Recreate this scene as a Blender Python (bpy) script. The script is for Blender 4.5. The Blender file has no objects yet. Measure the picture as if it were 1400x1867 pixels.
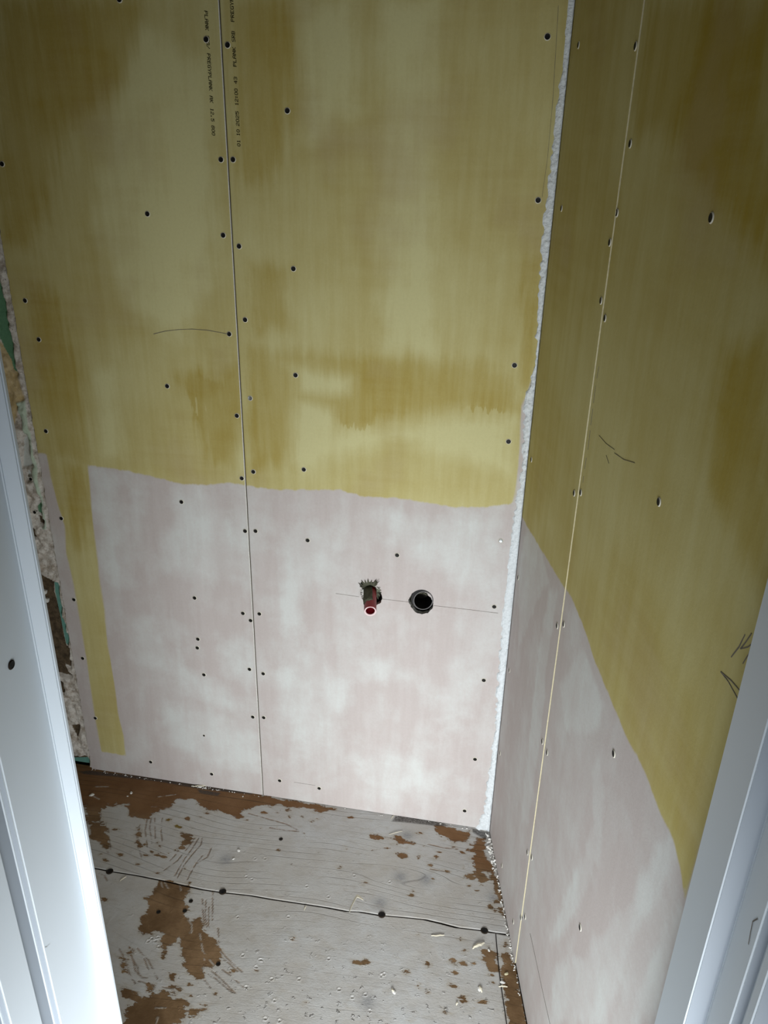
import bpy, bmesh, math, random
import numpy as np
from mathutils import Vector, Matrix
from mathutils.geometry import delaunay_2d_cdt

S = bpy.context.scene
COL = S.collection
random.seed(7)
WORLD_STRENGTH = .10
HEAD_Z = 2.0
EXPOSURE = 0.0
# added unseen fill lamp low by the doorway, and a weaker hall window behind the camera
LIGHTS = [('low_fill_lamp', (.11, -.18, .44), (-.19, 1.5, -.05), .55, .30, 17.5, (.94, .98, 1.0), 140),
          ('hall_window', (-.35, -.75, .60), (-.1, 1.5, .36), .5, .5, 4, (.93, .97, 1.0), 120)]
CAM = (1397.17754,0.41591,0.02341,-0.16876,1.52212)
DEPTH, CORNER_X, LEFT_W, RIGHT_ANG, SEAM_S = 1.4866, 0.0380, 1.0930, 0.20214, 0.3595
SCREWS_A = [(-1.0641,1.523),(-0.7699,1.4406),(-0.6278,1.7307),(-0.6134,1.5391),(-0.6179,1.4065),(-1.0626,1.2629),(-1.0453,1.1829),(-0.6176,1.2179),(-0.7627,1.1006),(-1.0638,0.9776),(-0.6114,1.0469),(-0.6084,0.9053),(-0.7547,0.835),(-1.061,0.7633),(-0.6078,0.7779),(-1.0627,0.543),(-0.7439,0.5874),(-0.625,0.5602),(-0.745,0.4715),(-0.7485,0.4456),(-0.6068,0.5428),(-1.065,0.3695),(-0.7375,0.3675),(-0.6168,0.4017),(-0.6156,0.2566),(-1.0568,0.1808),(-0.7524,0.174),(-0.9128,0.0575),(-0.7406,0.0474),(-0.7837,1.7917)]
SCREWS_B = [(-0.5888,1.7223),(-0.4832,1.6208),(-0.0382,1.7327),(-0.5899,1.5396),(-0.0282,1.4847),(-0.5869,1.3876),(-0.4794,1.3503),(-0.5823,1.2482),(-0.0431,1.1897),(-0.4805,1.1423),(-0.5802,1.0871),(-0.0413,1.0356),(-0.5812,0.9231),(-0.4675,0.9382),(-0.5831,0.7805),(-0.4623,0.7702),(-0.0384,0.8144),(-0.2597,0.7557),(-0.5841,0.564),(-0.0395,0.6527),(-0.5821,0.3939),(-0.0478,0.4549),(-0.5866,0.2596),(-0.0519,0.2212),(-0.5518,0.0601),(-0.4452,0.0542),(-0.0665,0.0522)]
SCREWS_C = [(0.0566,1.7135),(0.0599,1.4744),(0.3524,1.6734),(0.3538,1.4428),(0.349,1.365),(0.3419,1.0688),(0.3445,0.8262),(0.3474,0.581),(0.3464,0.3051),(0.3602,0.1391),(0.0332,1.0126),(0.0265,0.7448),(0.0354,0.5148),(0.0295,0.2749),(0.1621,0.0604),(0.3101,0.0638)]
SCREWS_D = [(0.379,1.5633),(0.3629,1.4808),(0.3722,1.3446),(0.3694,1.0811),(0.3734,0.8476),(0.3786,0.583),(0.3716,0.3199),(0.3807,0.1682),(0.6613,1.4896),(0.6591,1.1891),(0.6603,0.8285),(0.6528,0.4889)]
SCREWS_F = [(-0.8384,1.1829),(-0.5575,1.1817),(-0.1869,1.1938),(0.0421,1.1987)]
SCREWS_F2 = [(-0.4719,1.3546),(-0.619,1.1443),(-0.622,1.1177),(-0.6783,1.1037),(-0.5019,1.0125)]
YEL_A = [(-1.2799,2.0358),(-0.493,2.0081),(-0.5355,0.8849),(-0.5917,0.8887),(-0.6356,0.8925),(-0.6873,0.8825),(-0.752,0.8792),(-0.8033,0.8877),(-0.8809,0.8992),(-0.9734,0.9043),(-0.9768,0.8341),(-0.9833,0.7214),(-0.9865,0.6182),(-0.9847,0.5263),(-0.9895,0.4134),(-0.9877,0.3131),(-0.989,0.208),(-0.9824,0.1366),(-0.9832,0.0657),(-1.0549,0.0681),(-1.0565,0.1148),(-1.0576,0.1969),(-1.0584,0.2677),(-1.0542,0.3711),(-1.0552,0.4855),(-1.0571,0.5793),(-1.0619,0.6692),(-1.0559,0.7425),(-1.0654,0.805),(-1.0719,0.8662),(-1.0719,0.9223),(-1.6148,0.9428)]
YEL_B = [(-0.6026,2.012),(0.1348,1.986),(0.0193,1.3022),(0.0027,1.2199),(-0.0075,1.1663),(-0.0232,1.1106),(-0.016,0.985),(-0.0172,0.9247),(-0.0208,0.9022),(-0.082,0.8876),(-0.1392,0.8819),(-0.1976,0.8863),(-0.2683,0.8909),(-0.3398,0.8879),(-0.388,0.8986),(-0.4612,0.8918),(-0.5355,0.8849),(-0.5917,0.8887),(-0.6873,0.8825)]
YEL_C = [(-1.0636,2.2135),(0.4536,1.8016),(0.8324,1.2169),(0.8087,0.8765),(0.7491,0.8852),(0.6894,0.8795),(0.5323,0.8903),(0.4807,0.9036),(0.3945,0.9099),(0.2838,0.9),(0.1765,0.8887),(-0.007,0.8738),(-0.1366,0.8698)]
YEL_D = [(-0.3031,2.0071),(0.7552,1.7198),(0.8722,1.2874),(0.9102,1.2055),(0.896,0.845),(0.8816,0.8596),(0.8493,0.8788),(0.8087,0.8765),(0.7491,0.8852),(0.6894,0.8795),(0.5323,0.8903),(0.4807,0.9036),(0.3945,0.9099),(0.2838,0.9),(0.1765,0.8887),(-0.007,0.8738)]
DEEP_A = [[(-1.0393,1.295),(-0.9806,1.2757),(-0.9827,1.1853),(-0.9552,1.1165),(-0.9594,1.0185),(-0.9756,0.9081),(-1.0517,0.9213),(-1.0635,1.0108),(-1.0639,1.1573)],[(-1.0149,1.7932),(-0.7405,1.7905),(-0.7869,1.6642),(-0.9197,1.5817),(-1.0276,1.3602),(-1.0852,1.3793),(-1.0691,1.522)],[(-0.7364,1.1188),(-0.6926,1.1333),(-0.6451,1.1247),(-0.588,1.1852),(-0.5933,1.0216),(-0.6206,0.9324),(-0.6644,0.9349),(-0.6874,0.9646),(-0.7024,1.0132),(-0.7073,1.0735),(-0.7211,1.0844)],[(-1.0275,0.9036),(-0.9874,0.9004),(-0.994,0.763),(-1.0334,0.687),(-1.053,0.7428)]]
PALE_A = [[(-0.7461,1.7412),(-0.6267,1.6905),(-0.6421,1.3334),(-0.7229,1.1998),(-0.8365,1.2605),(-0.8885,1.4067),(-0.8252,1.6194)],[(-0.6073,1.0327),(-0.5881,1.0281),(-0.5902,0.894),(-0.6285,0.9061),(-0.6144,0.9955)],[(-0.9184,1.1069),(-0.8913,1.1206),(-0.8896,0.935),(-0.9296,0.9316)]]
DEEP_B = [[(-0.5763,1.1859),(-0.5242,1.1834),(-0.4737,1.1359),(-0.4745,1.1015),(-0.4819,1.0422),(-0.4966,0.9432),(-0.5333,0.9425),(-0.583,0.9356)],[(-0.5761,1.1904),(-0.478,1.1916),(-0.3651,1.1873),(-0.233,1.1931),(-0.1895,1.1871),(-0.1258,1.1964),(-0.044,1.1639),(-0.0275,1.0991),(-0.0647,1.0942),(-0.1083,1.0989),(-0.1627,1.0949),(-0.2065,1.086),(-0.2959,1.0656),(-0.3276,1.048),(-0.3645,1.0369),(-0.3878,1.0493),(-0.3993,1.0778),(-0.4224,1.0843),(-0.4573,1.0888),(-0.4748,1.0898),(-0.4743,1.1107),(-0.4107,1.1036),(-0.3705,1.1144),(-0.3649,1.143),(-0.3989,1.152),(-0.4561,1.1506),(-0.4732,1.1563),(-0.502,1.159),(-0.5781,1.152)],[(-0.5816,1.7889),(-0.482,1.7879),(-0.4639,1.7399),(-0.4771,1.6226),(-0.5121,1.505),(-0.5765,1.4941)],[(-0.5675,1.357),(-0.4959,1.3496),(-0.4882,1.2348),(-0.5573,1.2201)],[(-0.0381,1.3778),(-0.0096,1.3884),(-0.0056,1.301),(-0.0116,1.1552),(-0.032,1.1484)]]
PALE_B = [[(-0.3115,1.7862),(-0.2288,1.7854),(-0.2116,1.625),(-0.2127,1.4474),(-0.212,1.2073),(-0.2988,1.2022),(-0.314,1.4253),(-0.3031,1.6242)],[(-0.4732,1.1563),(-0.3649,1.143),(-0.3705,1.1109),(-0.4222,1.1028),(-0.4708,1.1109)],[(-0.4749,1.084),(-0.4109,1.0769),(-0.3937,1.0251),(-0.2953,1.0388),(-0.1505,1.0731),(-0.0367,1.0816),(-0.038,0.9712),(-0.272,1.0229),(-0.4601,0.9463),(-0.4902,0.9562)],[(-0.4531,1.7876),(-0.3676,1.7868),(-0.3571,1.6237),(-0.4478,1.5701)]]
WASH_A = [[(-0.968,0.8955),(-0.8882,0.8933),(-0.8987,0.8415),(-0.8953,0.7591),(-0.8911,0.6442),(-0.8947,0.614),(-0.945,0.608),(-0.9699,0.6351),(-0.9735,0.751)],[(-0.8603,0.8719),(-0.8443,0.8734),(-0.8477,0.8192),(-0.8738,0.7331),(-0.876,0.7611)],[(-0.7714,0.8668),(-0.7068,0.8794),(-0.663,0.8638),(-0.6415,0.799),(-0.6194,0.7324),(-0.6242,0.6463),(-0.7057,0.6366),(-0.7998,0.6548),(-0.8077,0.7401)],[(-0.9203,0.5189),(-0.8548,0.5274),(-0.834,0.4513),(-0.7683,0.3794),(-0.6709,0.3276),(-0.6458,0.2637),(-0.7037,0.2715),(-0.8157,0.339),(-0.9247,0.4225)],[(-0.6911,0.4552),(-0.6103,0.5286),(-0.6011,0.4361),(-0.6275,0.3343),(-0.6678,0.3778)],[(-0.8852,0.2424),(-0.7334,0.2668),(-0.62,0.1983),(-0.6103,0.0918),(-0.7484,0.0666),(-0.8654,0.1383)]]
WASH_B = [[(-0.5266,0.7837),(-0.4628,0.8105),(-0.4005,0.8103),(-0.4134,0.755),(-0.4656,0.6653),(-0.4813,0.5458),(-0.5221,0.5251),(-0.5174,0.6734)],[(-0.2914,0.8606),(-0.2198,0.8549),(-0.0916,0.8614),(-0.0519,0.7947),(-0.0553,0.6868),(-0.1151,0.6795),(-0.1663,0.7284),(-0.2404,0.7606),(-0.2897,0.782)],[(-0.3355,0.4587),(-0.2569,0.4779),(-0.2228,0.4317),(-0.3284,0.4158)],[(-0.1485,0.3766),(-0.1169,0.5056),(-0.091,0.4943),(-0.0733,0.42),(-0.0919,0.3047),(-0.1369,0.2805)],[(-0.4691,0.4863),(-0.3618,0.3915),(-0.4175,0.2155),(-0.4757,0.1524),(-0.5298,0.2825),(-0.5401,0.3969)],[(-0.3609,0.1729),(-0.1943,0.2026),(-0.1349,0.1078),(-0.274,0.0629)]]
WASH_C = [[(0.0377,0.8444),(0.1176,0.9064),(0.2582,0.8642),(0.1875,0.7651),(0.1446,0.6881),(0.0921,0.6137),(0.0249,0.7479)],[(0.2668,0.8467),(0.3165,0.8752),(0.3181,0.7423),(0.3287,0.5803),(0.3317,0.3677),(0.2751,0.3092),(0.256,0.4643),(0.2481,0.6939)]]
WASH_D = [[(0.4004,0.7444),(0.4795,0.8736),(0.5997,0.865),(0.5999,0.8085),(0.4596,0.7016)],[(0.6147,0.5942),(0.6338,0.6796),(0.59,0.7403),(0.6131,0.781),(0.6513,0.7576),(0.6722,0.6581),(0.6296,0.4963),(0.5618,0.3322),(0.5322,0.3065)],[(0.7343,0.5846),(0.7758,0.6983),(0.8243,0.8436),(0.8576,0.9107),(0.877,0.8855),(0.8389,0.7753),(0.8048,0.6373),(0.7871,0.4745),(0.5968,0.1748),(0.5779,0.2995),(0.6778,0.4636)],[(0.8533,0.6658),(0.8912,0.8392),(0.9102,0.8147),(0.8878,0.6332),(0.8538,0.5796)]]
DEEP_D = [[(0.3736,1.718),(0.6985,1.6614),(0.7955,1.4525),(0.6582,1.5126),(0.5174,1.5655),(0.3821,1.5707)],[(0.7455,1.3782),(0.8147,1.4111),(0.9102,1.2055),(0.8416,1.2215),(0.766,1.2549)]]
FILLER = [(1.7832,-0.0106),(1.707,-0.0098),(1.6144,-0.012),(1.5424,-0.0134),(1.4985,-0.0134),(1.4534,-0.0154),(1.3596,-0.0126),(1.3007,-0.0116),(1.2605,-0.0075),(1.177,-0.0075),(1.1166,-0.0164),(1.0663,-0.0148),(0.9737,-0.0095),(0.919,-0.0133),(0.8626,-0.0173),(0.7853,-0.0186),(0.6913,-0.0187),(0.6072,-0.0189),(0.5199,-0.0178),(0.429,-0.0155),(0.3182,-0.0117),(0.2344,-0.0157),(0.1306,-0.0158),(0.0486,-0.0206),(-0.0047,-0.0362)]
HOLE_WATER = [(-0.344,0.6713),(-0.339,0.679),(-0.3276,0.6775),(-0.3188,0.6814),(-0.3026,0.6847),(-0.3099,0.6726),(-0.3048,0.6676),(-0.2971,0.6628),(-0.2932,0.6534),(-0.2904,0.6423),(-0.2928,0.632),(-0.304,0.622),(-0.3217,0.6168),(-0.3346,0.6267),(-0.3386,0.6406),(-0.3412,0.6518),(-0.3375,0.6607)]
HOLE_DRAIN = [(-0.2315,0.6454),(-0.2246,0.6604),(-0.2187,0.6682),(-0.2089,0.6722),(-0.1978,0.6722),(-0.1889,0.6662),(-0.1799,0.6575),(-0.1743,0.6441),(-0.1761,0.6296),(-0.1855,0.6169),(-0.199,0.6123),(-0.2142,0.6161),(-0.2246,0.6277)]
WATER_MOUTH = (-0.3065,0.6427)
WATER_BASE = (-0.3209,0.6485)
DRAIN_C = (-0.1973,0.6557)
PENCIL_A = [(-0.7821,1.2089),(-0.7573,1.2159),(-0.727,1.2208),(-0.6971,1.2235),(-0.6641,1.2231),(-0.6385,1.2201),(-0.6212,1.2177)]
PENCIL_B1 = [(-0.3988,0.6418),(-0.3437,0.64)]
PENCIL_B2 = [(-0.2904,0.6409),(-0.2276,0.6402)]
PENCIL_B3 = [(-0.1741,0.6384),(-0.0881,0.638),(-0.0298,0.6371)]
PENCIL_B4 = [(-0.513,0.0618),(-0.4554,0.0615)]
PENCIL_B5 = [(-0.0254,1.7759),(-0.0197,1.6431),(-0.019,1.551),(-0.022,1.4894)]
PENCIL_D = [[(0.8866,1.1599),(0.8822,1.1439),(0.8741,1.1278)],[(0.8958,1.167),(0.8908,1.1553),(0.8853,1.1442)],[(0.8853,1.1442),(0.8952,1.1526),(0.9009,1.1603)],[(0.9007,1.1607),(0.8992,1.1485),(0.8941,1.1347)],[(0.863,1.1037),(0.8792,1.1044),(0.9023,1.1008)],[(0.863,1.1037),(0.8831,1.1085),(0.9022,1.1102)],[(0.4173,1.1884),(0.4526,1.1881),(0.4889,1.192)],[(0.4908,1.188),(0.5289,1.1925),(0.568,1.2024)],[(0.4595,1.1737),(0.4754,1.1676)],[(0.4259,0.1782),(0.4781,0.1782),(0.5325,0.177),(0.5993,0.1787)],[(0.3745,1.2774),(0.3719,1.2593)],[(0.3712,1.2487),(0.3721,1.2229)],[(0.373,1.2149),(0.3731,1.19)],[(0.374,1.1818),(0.376,1.1526)],[(0.3734,1.1387),(0.3726,1.1209)],[(0.372,1.1091),(0.3736,1.099)]]
SUB_GREEN = [[(-1.1349,1.3869),(-1.1192,1.289),(-1.1214,1.2321),(-1.1213,1.1855),(-1.1198,1.1379),(-1.119,1.1002),(-1.1303,1.1105),(-1.1317,1.1311),(-1.143,1.1545),(-1.1488,1.1721),(-1.178,1.2409)],[(-1.1974,1.084),(-1.1666,1.0484),(-1.1654,0.9844),(-1.1703,0.9446),(-1.1844,0.9434),(-1.2106,1.0198)],[(-1.1298,0.782),(-1.1142,0.7976),(-1.1157,0.7562),(-1.1311,0.7661)]]
SUB_TEAL = [[(-1.1217,0.5823),(-1.1091,0.5776),(-1.1117,0.4967),(-1.1066,0.414),(-1.1119,0.3899),(-1.1192,0.3922),(-1.1211,0.4286),(-1.1226,0.4856),(-1.1252,0.5428)],[(-1.2168,-0.001),(-1.1067,0.0225),(-1.108,-0.0326),(-1.2246,-0.048)]]
SUB_BROWN = [[(-1.1327,0.7573),(-1.1123,0.7508),(-1.1139,0.7332),(-1.1304,0.7373)],[(-1.1681,0.7291),(-1.1605,0.7226),(-1.1492,0.7208),(-1.1416,0.6981),(-1.1592,0.6977),(-1.1741,0.6961)],[(-1.1579,0.5966),(-1.1217,0.5823),(-1.1272,0.5488),(-1.1209,0.4955),(-1.1216,0.4252),(-1.1198,0.3888),(-1.1093,0.3869),(-1.113,0.3234),(-1.1321,0.3309),(-1.1232,0.308),(-1.1142,0.2954),(-1.1667,0.3016),(-1.193,0.4222),(-1.1823,0.5688)],[(-1.1694,0.2854),(-1.1546,0.2789),(-1.146,0.2731),(-1.1417,0.2508),(-1.1489,0.2354),(-1.1784,0.2308)],[(-1.1459,0.1318),(-1.1177,0.1365),(-1.1228,0.1132),(-1.133,0.0889),(-1.1367,0.1071)],[(-1.2148,0.0111),(-1.1106,0.0296),(-1.1076,0.0166),(-1.2172,-0.003)]]
SUB_MINT = [[(-1.131,1.0357),(-1.1082,1.0424),(-1.1088,0.9482),(-1.1051,0.8829),(-1.1085,0.7812),(-1.1075,0.7281),(-1.1193,0.7269),(-1.1109,0.8008),(-1.1187,0.853),(-1.121,0.9032),(-1.1236,0.9351),(-1.1234,0.9888)]]
SUB_YEL = [[(-1.1746,1.1944),(-1.1473,1.1662),(-1.1309,1.1492),(-1.1157,1.0893),(-1.1109,1.0422),(-1.1263,1.0322),(-1.1633,0.9451),(-1.167,0.9972),(-1.1657,1.0736),(-1.1948,1.0965)]]
SUB_SMOOTH = [[(-1.1215,0.9616),(-1.1142,0.9491),(-1.1182,0.8953),(-1.1173,0.8846),(-1.1491,0.8791),(-1.1351,0.9474)],[(-1.139,0.8732),(-1.1283,0.87),(-1.1295,0.8479),(-1.1414,0.844)]]
SUB_DOTS = [(-1.1285,0.8535),(-1.1336,0.7687),(-1.1554,0.7348)]
SUB_BLOCKS = [(-1.1579,0.5451),(-1.1559,0.5215)]
BROWN = [[(-1.1337,1.505),(-0.6003,1.5108),(-0.5615,1.5),(-0.5738,1.4343),(-0.5975,1.4338),(-0.5968,1.4036),(-0.6313,1.4052),(-0.6502,1.4101),(-0.7108,1.4153),(-0.7292,1.4429),(-0.779,1.4283),(-0.7835,1.3918),(-0.8177,1.3762),(-0.8165,1.3592),(-0.8405,1.3522),(-0.8706,1.3504),(-0.894,1.3827),(-0.9183,1.3822),(-0.948,1.3717),(-0.954,1.3443),(-0.9392,1.3302),(-0.9454,1.3163),(-0.9722,1.3151),(-1.005,1.3602),(-1.043,1.3525)],[(-0.627,1.4806),(-0.6018,1.4835),(-0.5373,1.4859),(-0.4903,1.4805),(-0.4401,1.4844),(-0.3946,1.481),(-0.362,1.4772),(-0.3786,1.4677),(-0.4216,1.4631),(-0.4778,1.46),(-0.5073,1.4624),(-0.5602,1.4475),(-0.5851,1.4362),(-0.6077,1.4275)],[(-0.9691,1.3157),(-0.9454,1.3163),(-0.9145,1.31),(-0.8732,1.246),(-0.8792,1.2448),(-0.9087,1.2624),(-0.9278,1.2666),(-0.942,1.2798)],[(-0.8387,1.3211),(-0.8313,1.3267),(-0.816,1.289),(-0.7972,1.2613),(-0.8112,1.2662)],[(-0.7194,1.3246),(-0.6995,1.3245),(-0.684,1.3155),(-0.6884,1.2987),(-0.6971,1.2813),(-0.7058,1.2641),(-0.7119,1.2706),(-0.708,1.2948)],[(-0.7155,1.1834),(-0.6406,1.1851),(-0.6342,1.1637),(-0.6331,1.148),(-0.6169,1.1171),(-0.6146,1.1055),(-0.6008,1.0992),(-0.5828,1.1087),(-0.5614,1.0834),(-0.5474,1.0689),(-0.5279,1.0671),(-0.5217,1.0514),(-0.5015,1.0334),(-0.5029,1.0169),(-0.5115,0.9993),(-0.5326,1.0005),(-0.5213,0.9793),(-0.5311,0.9722),(-0.554,0.978),(-0.5613,0.9948),(-0.573,0.9978),(-0.591,1.0267),(-0.6073,1.0514),(-0.62,1.0321),(-0.6193,1.0075),(-0.6336,1.0239),(-0.6468,1.0551),(-0.663,1.0547),(-0.6866,1.0472),(-0.6967,1.051),(-0.7114,1.0863),(-0.7054,1.1026),(-0.7182,1.1406),(-0.7119,1.1515)],[(-0.6779,0.9259),(-0.6558,0.9277),(-0.6374,0.9164),(-0.6225,0.9169),(-0.5981,0.929),(-0.592,0.9376),(-0.5604,0.929),(-0.5387,0.9308),(-0.5315,0.9201),(-0.5397,0.9161),(-0.5281,0.9065),(-0.5301,0.8943),(-0.5214,0.8799),(-0.5664,0.862),(-0.6328,0.8492),(-0.6402,0.8729),(-0.6422,0.8961),(-0.6296,0.9058),(-0.6501,0.9067),(-0.6662,0.9084)],[(-0.6265,0.9459),(-0.6103,0.9441),(-0.6072,0.9322),(-0.6222,0.9317)],[(-0.7087,0.9873),(-0.6978,0.984),(-0.6806,0.961),(-0.6889,0.9568)],[(-0.5935,0.9742),(-0.5835,0.9748),(-0.5748,0.9611),(-0.588,0.9649)],[(-0.5211,0.9102),(-0.4945,0.9201),(-0.4916,0.9159),(-0.5068,0.9083),(-0.5072,0.9035),(-0.5156,0.903)],[(-0.7042,1.0017),(-0.7021,1.0132),(-0.6884,1.0021),(-0.6949,0.994)],[(-0.0964,1.4771),(-0.066,1.4753),(-0.0174,1.4676),(-0.0081,1.4618),(-0.0185,1.4444),(-0.0264,1.4335),(-0.0443,1.4355),(-0.0681,1.4383),(-0.0864,1.4422),(-0.1002,1.4587)],[(0.0041,1.4566),(0.0303,1.4618),(0.0294,1.4279),(0.031,1.3992),(0.0455,1.3949),(0.0522,1.3751),(0.0647,1.3466),(0.0775,1.2996),(0.081,1.278),(0.0703,1.2791),(0.0611,1.3029),(0.0518,1.3273),(0.0449,1.3529),(0.0307,1.3569),(0.0432,1.3323),(0.0275,1.3191),(0.0182,1.334),(0.0035,1.3447),(0.0111,1.3565),(0.0038,1.3795),(0.0072,1.4125),(-0.013,1.4121),(0.0033,1.4264)],[(-0.0127,1.338),(0.0035,1.3447),(0.018,1.3373),(0.0075,1.3279),(-0.0063,1.3274)],[(-0.2188,1.4099),(-0.1906,1.4194),(-0.1654,1.4112),(-0.1411,1.4067),(-0.158,1.4015),(-0.1939,1.4036),(-0.2147,1.4032)],[(-0.2546,1.4084),(-0.2256,1.4142),(-0.215,1.405),(-0.2502,1.4017)],[(-0.1817,1.3656),(-0.1563,1.3707),(-0.1522,1.3625),(-0.1658,1.3569)],[(0.062,1.2556),(0.0789,1.2635),(0.085,1.2417),(0.0768,1.2493)],[(0.0413,1.1521),(0.055,1.1586),(0.0671,1.1519),(0.0749,1.1331),(0.0792,1.114),(0.0669,1.1066),(0.0578,1.1073),(0.05,1.1232),(0.0422,1.1368)],[(0.0884,1.177),(0.0934,1.1701),(0.0999,1.1481),(0.1049,1.1314),(0.1141,1.1307),(0.1169,1.1067),(0.1266,1.0613),(0.138,1.0079),(0.1361,0.9758),(0.107,0.9702),(0.0963,1.044),(0.0882,1.0866),(0.0826,1.1146),(0.0845,1.1249),(0.0881,1.1509),(0.0843,1.1605)]]
SPOTS = [(-0.0973,1.3505,0.0053),(-0.126,1.2712,0.003),(-0.1281,1.2572,0.003),(0.0206,1.2981,0.0045),(0.0663,1.2789,0.0053),(0.0519,1.2619,0.0037),(0.0726,1.2561,0.006),(0.0006,1.3098,0.0037),(-0.085,1.3788,0.0037),(-0.0807,1.392,0.0037),(-0.1279,1.3649,0.0037),(-0.1328,1.4436,0.003),(-0.1205,1.4071,0.0045),(-0.0451,1.4137,0.0037),(-0.0312,1.2387,0.0023),(-0.0027,1.4289,0.0037),(-0.0238,1.4026,0.003),(-0.0547,1.3365,0.0045),(-0.0186,1.3575,0.0023),(-0.0855,1.3117,0.0023),(-0.2075,1.3797,0.003),(0.002,1.143,0.0083),(0.002,1.1145,0.0067),(-0.0193,1.1189,0.0053),(-0.0131,1.0905,0.0053),(-0.0715,1.0993,0.006),(-0.1158,1.0721,0.0075),(-0.0642,1.0422,0.0053),(-0.0125,1.0598,0.006),(-0.0088,1.172,0.0045),(0.0508,1.0392,0.009),(0.0639,1.0987,0.0023),(0.0646,1.0844,0.003),(0.0039,1.0392,0.0037),(0.0091,1.0304,0.003),(-0.0808,1.0441,0.0023),(-0.0872,0.9717,0.0075),(0.0216,1.1156,0.003),(-0.028,1.0045,0.0037),(-0.0999,1.1613,0.003),(0.0317,1.0224,0.0023),(-0.3099,1.3029,0.0045),(-0.3066,1.3581,0.0037),(-0.4093,1.4292,0.0067),(-0.444,1.4362,0.0037),(-0.4806,1.4533,0.0067),(-0.509,1.4373,0.0037),(-0.471,1.4267,0.003),(-0.5402,1.4309,0.0045),(-0.5808,1.3926,0.0045),(-0.5331,1.3767,0.003),(-0.469,1.3201,0.0023),(-0.5678,1.4418,0.003),(-0.3155,1.4589,0.003),(-0.2401,1.2703,0.003),(-0.4936,1.3885,0.0037),(-0.5892,1.4028,0.0045),(-0.7757,1.2406,0.006),(-0.755,1.2756,0.0053),(-0.7677,1.2563,0.0037),(-0.7244,1.2623,0.0037),(-0.7321,1.2475,0.0037),(-0.7516,1.2511,0.003),(-0.7713,1.3577,0.0075),(-0.7385,1.3413,0.0075),(-0.7262,1.371,0.006),(-0.6831,1.3982,0.0067),(-0.5992,1.4009,0.0075),(-0.7667,1.283,0.0037),(-0.8005,1.2645,0.0045),(-0.8379,1.232,0.0023),(-0.689,1.3794,0.003),(-0.795,1.2734,0.0037),(-0.7852,1.2144,0.0023),(-0.6699,1.2263,0.0023),(-0.7239,1.1992,0.003),(-0.8672,1.2847,0.0037),(-0.8901,1.3025,0.003),(-0.8816,1.2251,0.0037),(-0.8653,1.2133,0.0037),(-0.5768,1.3948,0.0037),(-0.7219,1.1335,0.0023),(-0.6048,0.866,0.0045),(-0.5046,0.9266,0.0023),(-0.4949,0.9272,0.003),(-0.8122,1.1109,0.0037),(-0.5572,0.9444,0.003),(-0.5766,0.9481,0.0037),(-0.5319,0.9383,0.003),(-0.4678,1.0027,0.003),(-0.4193,1.0135,0.003),(-0.4828,0.9528,0.0037),(-0.5441,0.9608,0.0045),(-0.3677,1.0978,0.0037),(-0.1987,1.0782,0.006),(-0.3037,0.9661,0.0037),(-0.2189,1.0729,0.0037),(-0.4159,1.0133,0.0045)]
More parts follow.
